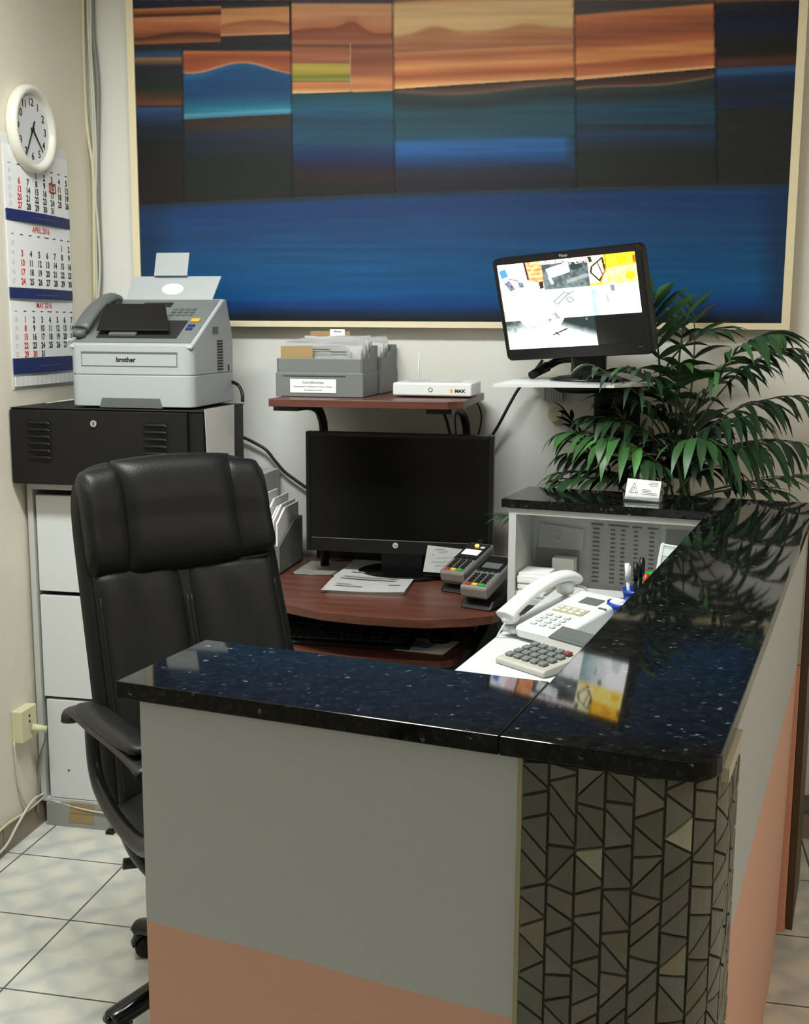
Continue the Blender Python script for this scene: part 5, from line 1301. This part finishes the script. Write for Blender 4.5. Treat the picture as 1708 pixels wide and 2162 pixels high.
for a in LEGA:
    a -= TH_; d = Vector((math.cos(a), math.sin(a), 0))
    bm = bmesh.new(); tube(bm, [BO+d*.03+Vector((0, 0, .135)), BO+d*.12+Vector((0, 0, .122)), BO+d*.22+Vector((0, 0, .100)), BO+d*.325+Vector((0, 0, .074)), BO+d*.338+Vector((0, 0, .070))], .02, 14, k=5, flat=(.034, .026), rfn=lambda q: (1-.2*q)*(1 if q < .93 else max(.25, (1-((q-.93)/.07)**2)**.5))); build('base_leg', bm, M['black_gloss'], t)
    cst = bpy.data.objects.new('caster', None); COL.objects.link(cst); cst.parent = t; cst.location = BO+d*.320; cst.rotation_euler = (0, 0, a+.9)
    for sx in (-1, 1):
        bm = bmesh.new(); lathe(bm, [(0, -.009), (.022, -.009), (.028, -.005), (.028, .005), (.022, .009), (0, .009)], 20, M=Matrix.Translation((0, sx*.012, .0285)) @ Matrix.Rotation(PI/2, 4, 'X')); build('wheel', bm, M['black'], cst)
    bm = bmesh.new(); cyl(bm, (0, 0, .03), (0, 0, .075), .008, n=10); tube(bm, [(-.03, 0, .035), (-.018, 0, .058), (0, 0, .064), (.02, 0, .056), (.032, 0, .035)], .01, 8, k=3, flat=(.022, .004)); build('wheel_hood', bm, M['black'], cst)
# ---------------------------------------------------------------- potted palm behind the far slab
t = thing('potted_palm', 'bushy green parlour palm in a pot between the counter and the back wall', 'plant', (.10, 3.47, 0))
bm = bmesh.new(); lathe(bm, [(0, .60), (.12, .60), (.155, .90), (.165, .90), (.165, .93), (.150, .93), (.142, .90), (.11, .62), (0, .62)], 32, M=Matrix.Translation((.10, 3.47, 0))); build('pot', bm, M['pot'], t, world=True)
bm = bmesh.new(); lathe(bm, [(.141, .89), (.0, .90)], 28, M=Matrix.Translation((.10, 3.47, 0))); build('soil', bm, M['soil'], t, world=True)
bm = bmesh.new()
for k in range(3):
    a = 2*PI*k/3+.4; cyl(bm, (.10+.13*math.cos(a), 3.47+.13*math.sin(a), 0), (.10+.11*math.cos(a), 3.47+.11*math.sin(a), .60), .012, n=10)
cyl(bm, (.10, 3.47, .575), (.10, 3.47, .60), .14, n=28)
build('plant_stand', bm, M['black_metal'], t, world=True)
leafr = random.Random(21)
def bez(a, b, c, q): return a*(1-q)**2+b*2*q*(1-q)+c*q*q
def frond(p0, p1, p2, n, L, wd, tone, droop=.6, start=.3, sp=.9):
    """arching rachis with paired drooping leaflets; tone 0 dark .. 1 bright"""
    verts = []; faces = []; cols = []
    def add_leaf(o, d, side_n, l, w_, dr, c):
        d = d.normalized(); s = d.cross(side_n).normalized(); n0 = len(verts); K = 6
        p = o.copy(); dd = d.copy()
        for i in range(K+1):
            q = i/K; ww = w_*(math.sin(PI*min(1, q*.86+.10))**.75)*(1-q**6)
            if i == K: ww = .0004
            up_ = side_n*(.25*ww)
            verts.append(p-s*ww+up_); verts.append(p.copy()); verts.append(p+s*ww+up_)
            cols.extend([c]*3)
            dd = (dd+Vector((0, 0, -dr/K*1.3))).normalized(); p = p+dd*(l/K)
        for i in range(K):
            a = n0+i*3
            faces.append((a, a+1, a+4, a+3)); faces.append((a+1, a+2, a+5, a+4))
    bm = bmesh.new(); tube(bm, [bez(p0, p1, p2, q/8) for q in range(9)], .003, 5, k=1, rfn=lambda q: 1.2-.85*q)
    bmesh.ops.recalc_face_normals(bm, faces=bm.faces)
    for j in range(n):
        q = start+(1-start)*(j+.5)/n
        o = bez(p0, p1, p2, q); T = (bez(p0, p1, p2, min(1, q+.02))-bez(p0, p1, p2, q-.02)).normalized()
        upv = Vector((0, 0, 1)); S = T.cross(upv)
        if S.length < .15: S = T.cross(Vector((0, -1, 0)))
        S.normalize(); Nn = S.cross(T).normalized()
        env = math.sin(PI*(.22+.72*(j+.5)/n))**.7
        for sd in (-1, 1):
            l = L*1.12*env*leafr.uniform(.8, 1.15)
            ang = leafr.uniform(.75, 1.05)*(1-.35*(j/n))
            d = T*math.cos(ang)+S*sd*math.sin(ang)*sp+Nn*leafr.uniform(.05, .3)
            f = leafr.uniform(.8, 1.2); g = tone+leafr.uniform(-.10, .10)
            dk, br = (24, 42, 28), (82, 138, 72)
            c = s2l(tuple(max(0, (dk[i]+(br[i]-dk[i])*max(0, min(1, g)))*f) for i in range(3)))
            add_leaf(o, d, Nn, l, wd*leafr.uniform(.85, 1.1), droop*leafr.uniform(.7, 1.3), c)
    o_ = bez(p0, p1, p2, 1); T = (p2-p1).normalized()
    add_leaf(o_, T, Vector((0, 0, 1)), L*.6, wd*.8, droop, s2l((50, 92, 44)))
    n0 = len(bm.verts)
    me = bpy.data.meshes.new('frond')
    bm.verts.ensure_lookup_table(); bm.verts.index_update()
    V = [v.co.copy() for v in bm.verts]; F = [tuple(v.index for v in f.verts) for f in bm.faces]; bm.free()
    k = len(V); V += verts; F += [tuple(i+k for i in f) for f in faces]
    C_ = [s2l((66, 88, 48))]*k+cols
    me.from_pydata([v-t.location for v in V], [], F)
    ca = me.color_attributes.new('Col', 'FLOAT_COLOR', 'POINT'); fl = []
    for c in C_: fl += [*c, 1.0]
    ca.data.foreach_set('color', fl)
    for p in me.polygons: p.use_smooth = True
    me.materials.append(M['leaf']); o = bpy.data.objects.new('frond', me); COL.objects.link(o); o.parent = t
    return o
def W_(x, y, Y): return at(x, y, Y)
crown = [W_(1420, 1000, 3.45), W_(1400, 970, 3.42), W_(1450, 960, 3.5), W_(1470, 990, 3.46), W_(1380, 1000, 3.40)]
FR = [  # base px, mid px, tip px, depths, n, L, width, tone, droop
    ((1395, 800, 3.48), (1385, 690, 3.46), (1378, 625, 3.44), 9, .13, .0085, .50, .25, .15),
    ((1430, 800, 3.50), (1440, 660, 3.52), (1468, 640, 3.55), 4, .10, .006, .25, .4, .3),
    ((1400, 790, 3.45), (1440, 700, 3.40), (1545, 690, 3.36), 7, .13, .007, .35, .5, .3),
    ((1440, 930, 3.46), (1520, 720, 3.40), (1640, 705, 3.34), 12, .20, .0115, .62, .9, .35),
    ((1450, 930, 3.50), (1560, 740, 3.50), (1680, 735, 3.45), 11, .19, .008, .15, .9, .35),
    ((1445, 950, 3.46), (1480, 780, 3.42), (1600, 770, 3.38), 11, .17, .0085, .18, .8, .3),
    ((1450, 960, 3.48), (1520, 840, 3.44), (1690, 835, 3.38), 12, .18, .009, .12, 1.0, .3),
    ((1450, 970, 3.46), (1500, 870, 3.40), (1600, 880, 3.34), 10, .16, .009, .15, 1.0, .3),
    ((1455, 1010, 3.46), (1530, 905, 3.40), (1690, 935, 3.32), 12, .19, .0105, .14, 1.1, .35),
    ((1440, 1010, 3.42), (1480, 930, 3.36), (1610, 945, 3.30), 10, .17, .0105, .22, 1.1, .3),
    ((1440, 990, 3.40), (1450, 900, 3.34), (1500, 935, 3.28), 7, .15, .013, .55, 1.0, .3),
    ((1430, 900, 3.44), (1420, 790, 3.38), (1440, 770, 3.32), 8, .14, .012, .38, .7, .25),
    ((1420, 920, 3.42), (1400, 800, 3.36), (1330, 775, 3.28), 9, .15, .0095, .25, .8, .3),
    ((1420, 940, 3.42), (1380, 830, 3.34), (1250, 770, 3.24), 9, .14, .007, .22, .9, .3),
    ((1420, 960, 3.44), (1360, 830, 3.40), (1290, 830, 3.36), 9, .14, .009, .15, .8, .3),
    ((1420, 970, 3.42), (1350, 870, 3.36), (1240, 880, 3.30), 10, .15, .009, .18, .8, .3),
    ((1415, 1010, 3.40), (1330, 900, 3.32), (1185, 915, 3.28), 11, .14, .0105, .85, .9, .32),
    ((1415, 1000, 3.38), (1310, 905, 3.30), (1270, 930, 3.24), 6, .17, .0125, .95, 1.0, .3),
    ((1410, 1020, 3.42), (1300, 940, 3.40), (1190, 960, 3.38), 10, .14, .0105, .20, .8, .3),
    ((1405, 1030, 3.42), (1300, 985, 3.38), (1175, 1000, 3.34), 10, .13, .0095, .18, .6, .3),
    ((1400, 1040, 3.38), (1280, 990, 3.32), (1170, 1020, 3.28), 9, .13, .0095, .40, .5, .3),
    ((1420, 1030, 3.38), (1370, 950, 3.30), (1350, 980, 3.26), 8, .13, .010, .30, .9, .3),
    ((1440, 1040, 3.42), (1420, 900, 3.42), (1400, 880, 3.40), 9, .15, .010, .10, .6, .25),
    ((1450, 1040, 3.46), (1470, 900, 3.48), (1440, 850, 3.50), 9, .15, .010, .08, .6, .25),
    ((1470, 1045, 3.44), (1580, 1010, 3.38), (1700, 1005, 3.32), 10, .12, .009, .30, .5, .3),
    ((1470, 1050, 3.42), (1560, 1020, 3.34), (1650, 1040, 3.29), 9, .12, .009, .20, .4, .3),
    ((1430, 1040, 3.40), (1480, 960, 3.36), (1560, 1010, 3.32), 8, .13, .010, .10, .8, .3),
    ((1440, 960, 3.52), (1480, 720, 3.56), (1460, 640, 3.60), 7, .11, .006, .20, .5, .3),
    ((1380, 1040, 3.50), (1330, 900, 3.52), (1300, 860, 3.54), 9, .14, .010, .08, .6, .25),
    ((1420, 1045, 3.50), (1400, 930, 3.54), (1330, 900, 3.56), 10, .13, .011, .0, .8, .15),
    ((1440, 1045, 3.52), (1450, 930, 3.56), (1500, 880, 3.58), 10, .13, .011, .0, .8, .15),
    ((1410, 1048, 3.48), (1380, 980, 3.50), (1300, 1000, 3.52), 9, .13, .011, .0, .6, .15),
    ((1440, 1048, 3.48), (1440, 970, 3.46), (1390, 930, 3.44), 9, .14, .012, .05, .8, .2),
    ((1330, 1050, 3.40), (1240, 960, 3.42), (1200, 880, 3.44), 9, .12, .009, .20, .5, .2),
]
for a, b, c, n, L, wd, tone, dr, st in FR:
    frond(W_(*a), W_(*b), W_(*c), max(5, int(n*.8)), L, wd*1.2, tone*.85, dr*1.35, st)
# one low frond reaching round the end of the far counter
frond(W_(1200, 1110, 3.38), W_(1120, 1085, 3.34), W_(1060, 1090, 3.30), 6, .09, .0075, .25, .5, .35)
bm = bmesh.new()
for k, (x, y, Y) in enumerate(((1400, 800, 3.48), (1430, 800, 3.50), (1440, 930, 3.46), (1455, 1010, 3.46), (1415, 1010, 3.40), (1380, 1040, 3.50), (1470, 1045, 3.44), (1330, 1050, 3.40), (1420, 930, 3.42))):
    p = W_(x, y, Y); a = 2*PI*k/9; b0 = Vector((.10+.07*math.cos(a), 3.47+.07*math.sin(a), .89)); md = (p+b0)/2+Vector((0, 0, .03))
    tube(bm, [b0, md, p], .005, 7, k=4)
build('stems', bm, M['stem'], t, world=True)
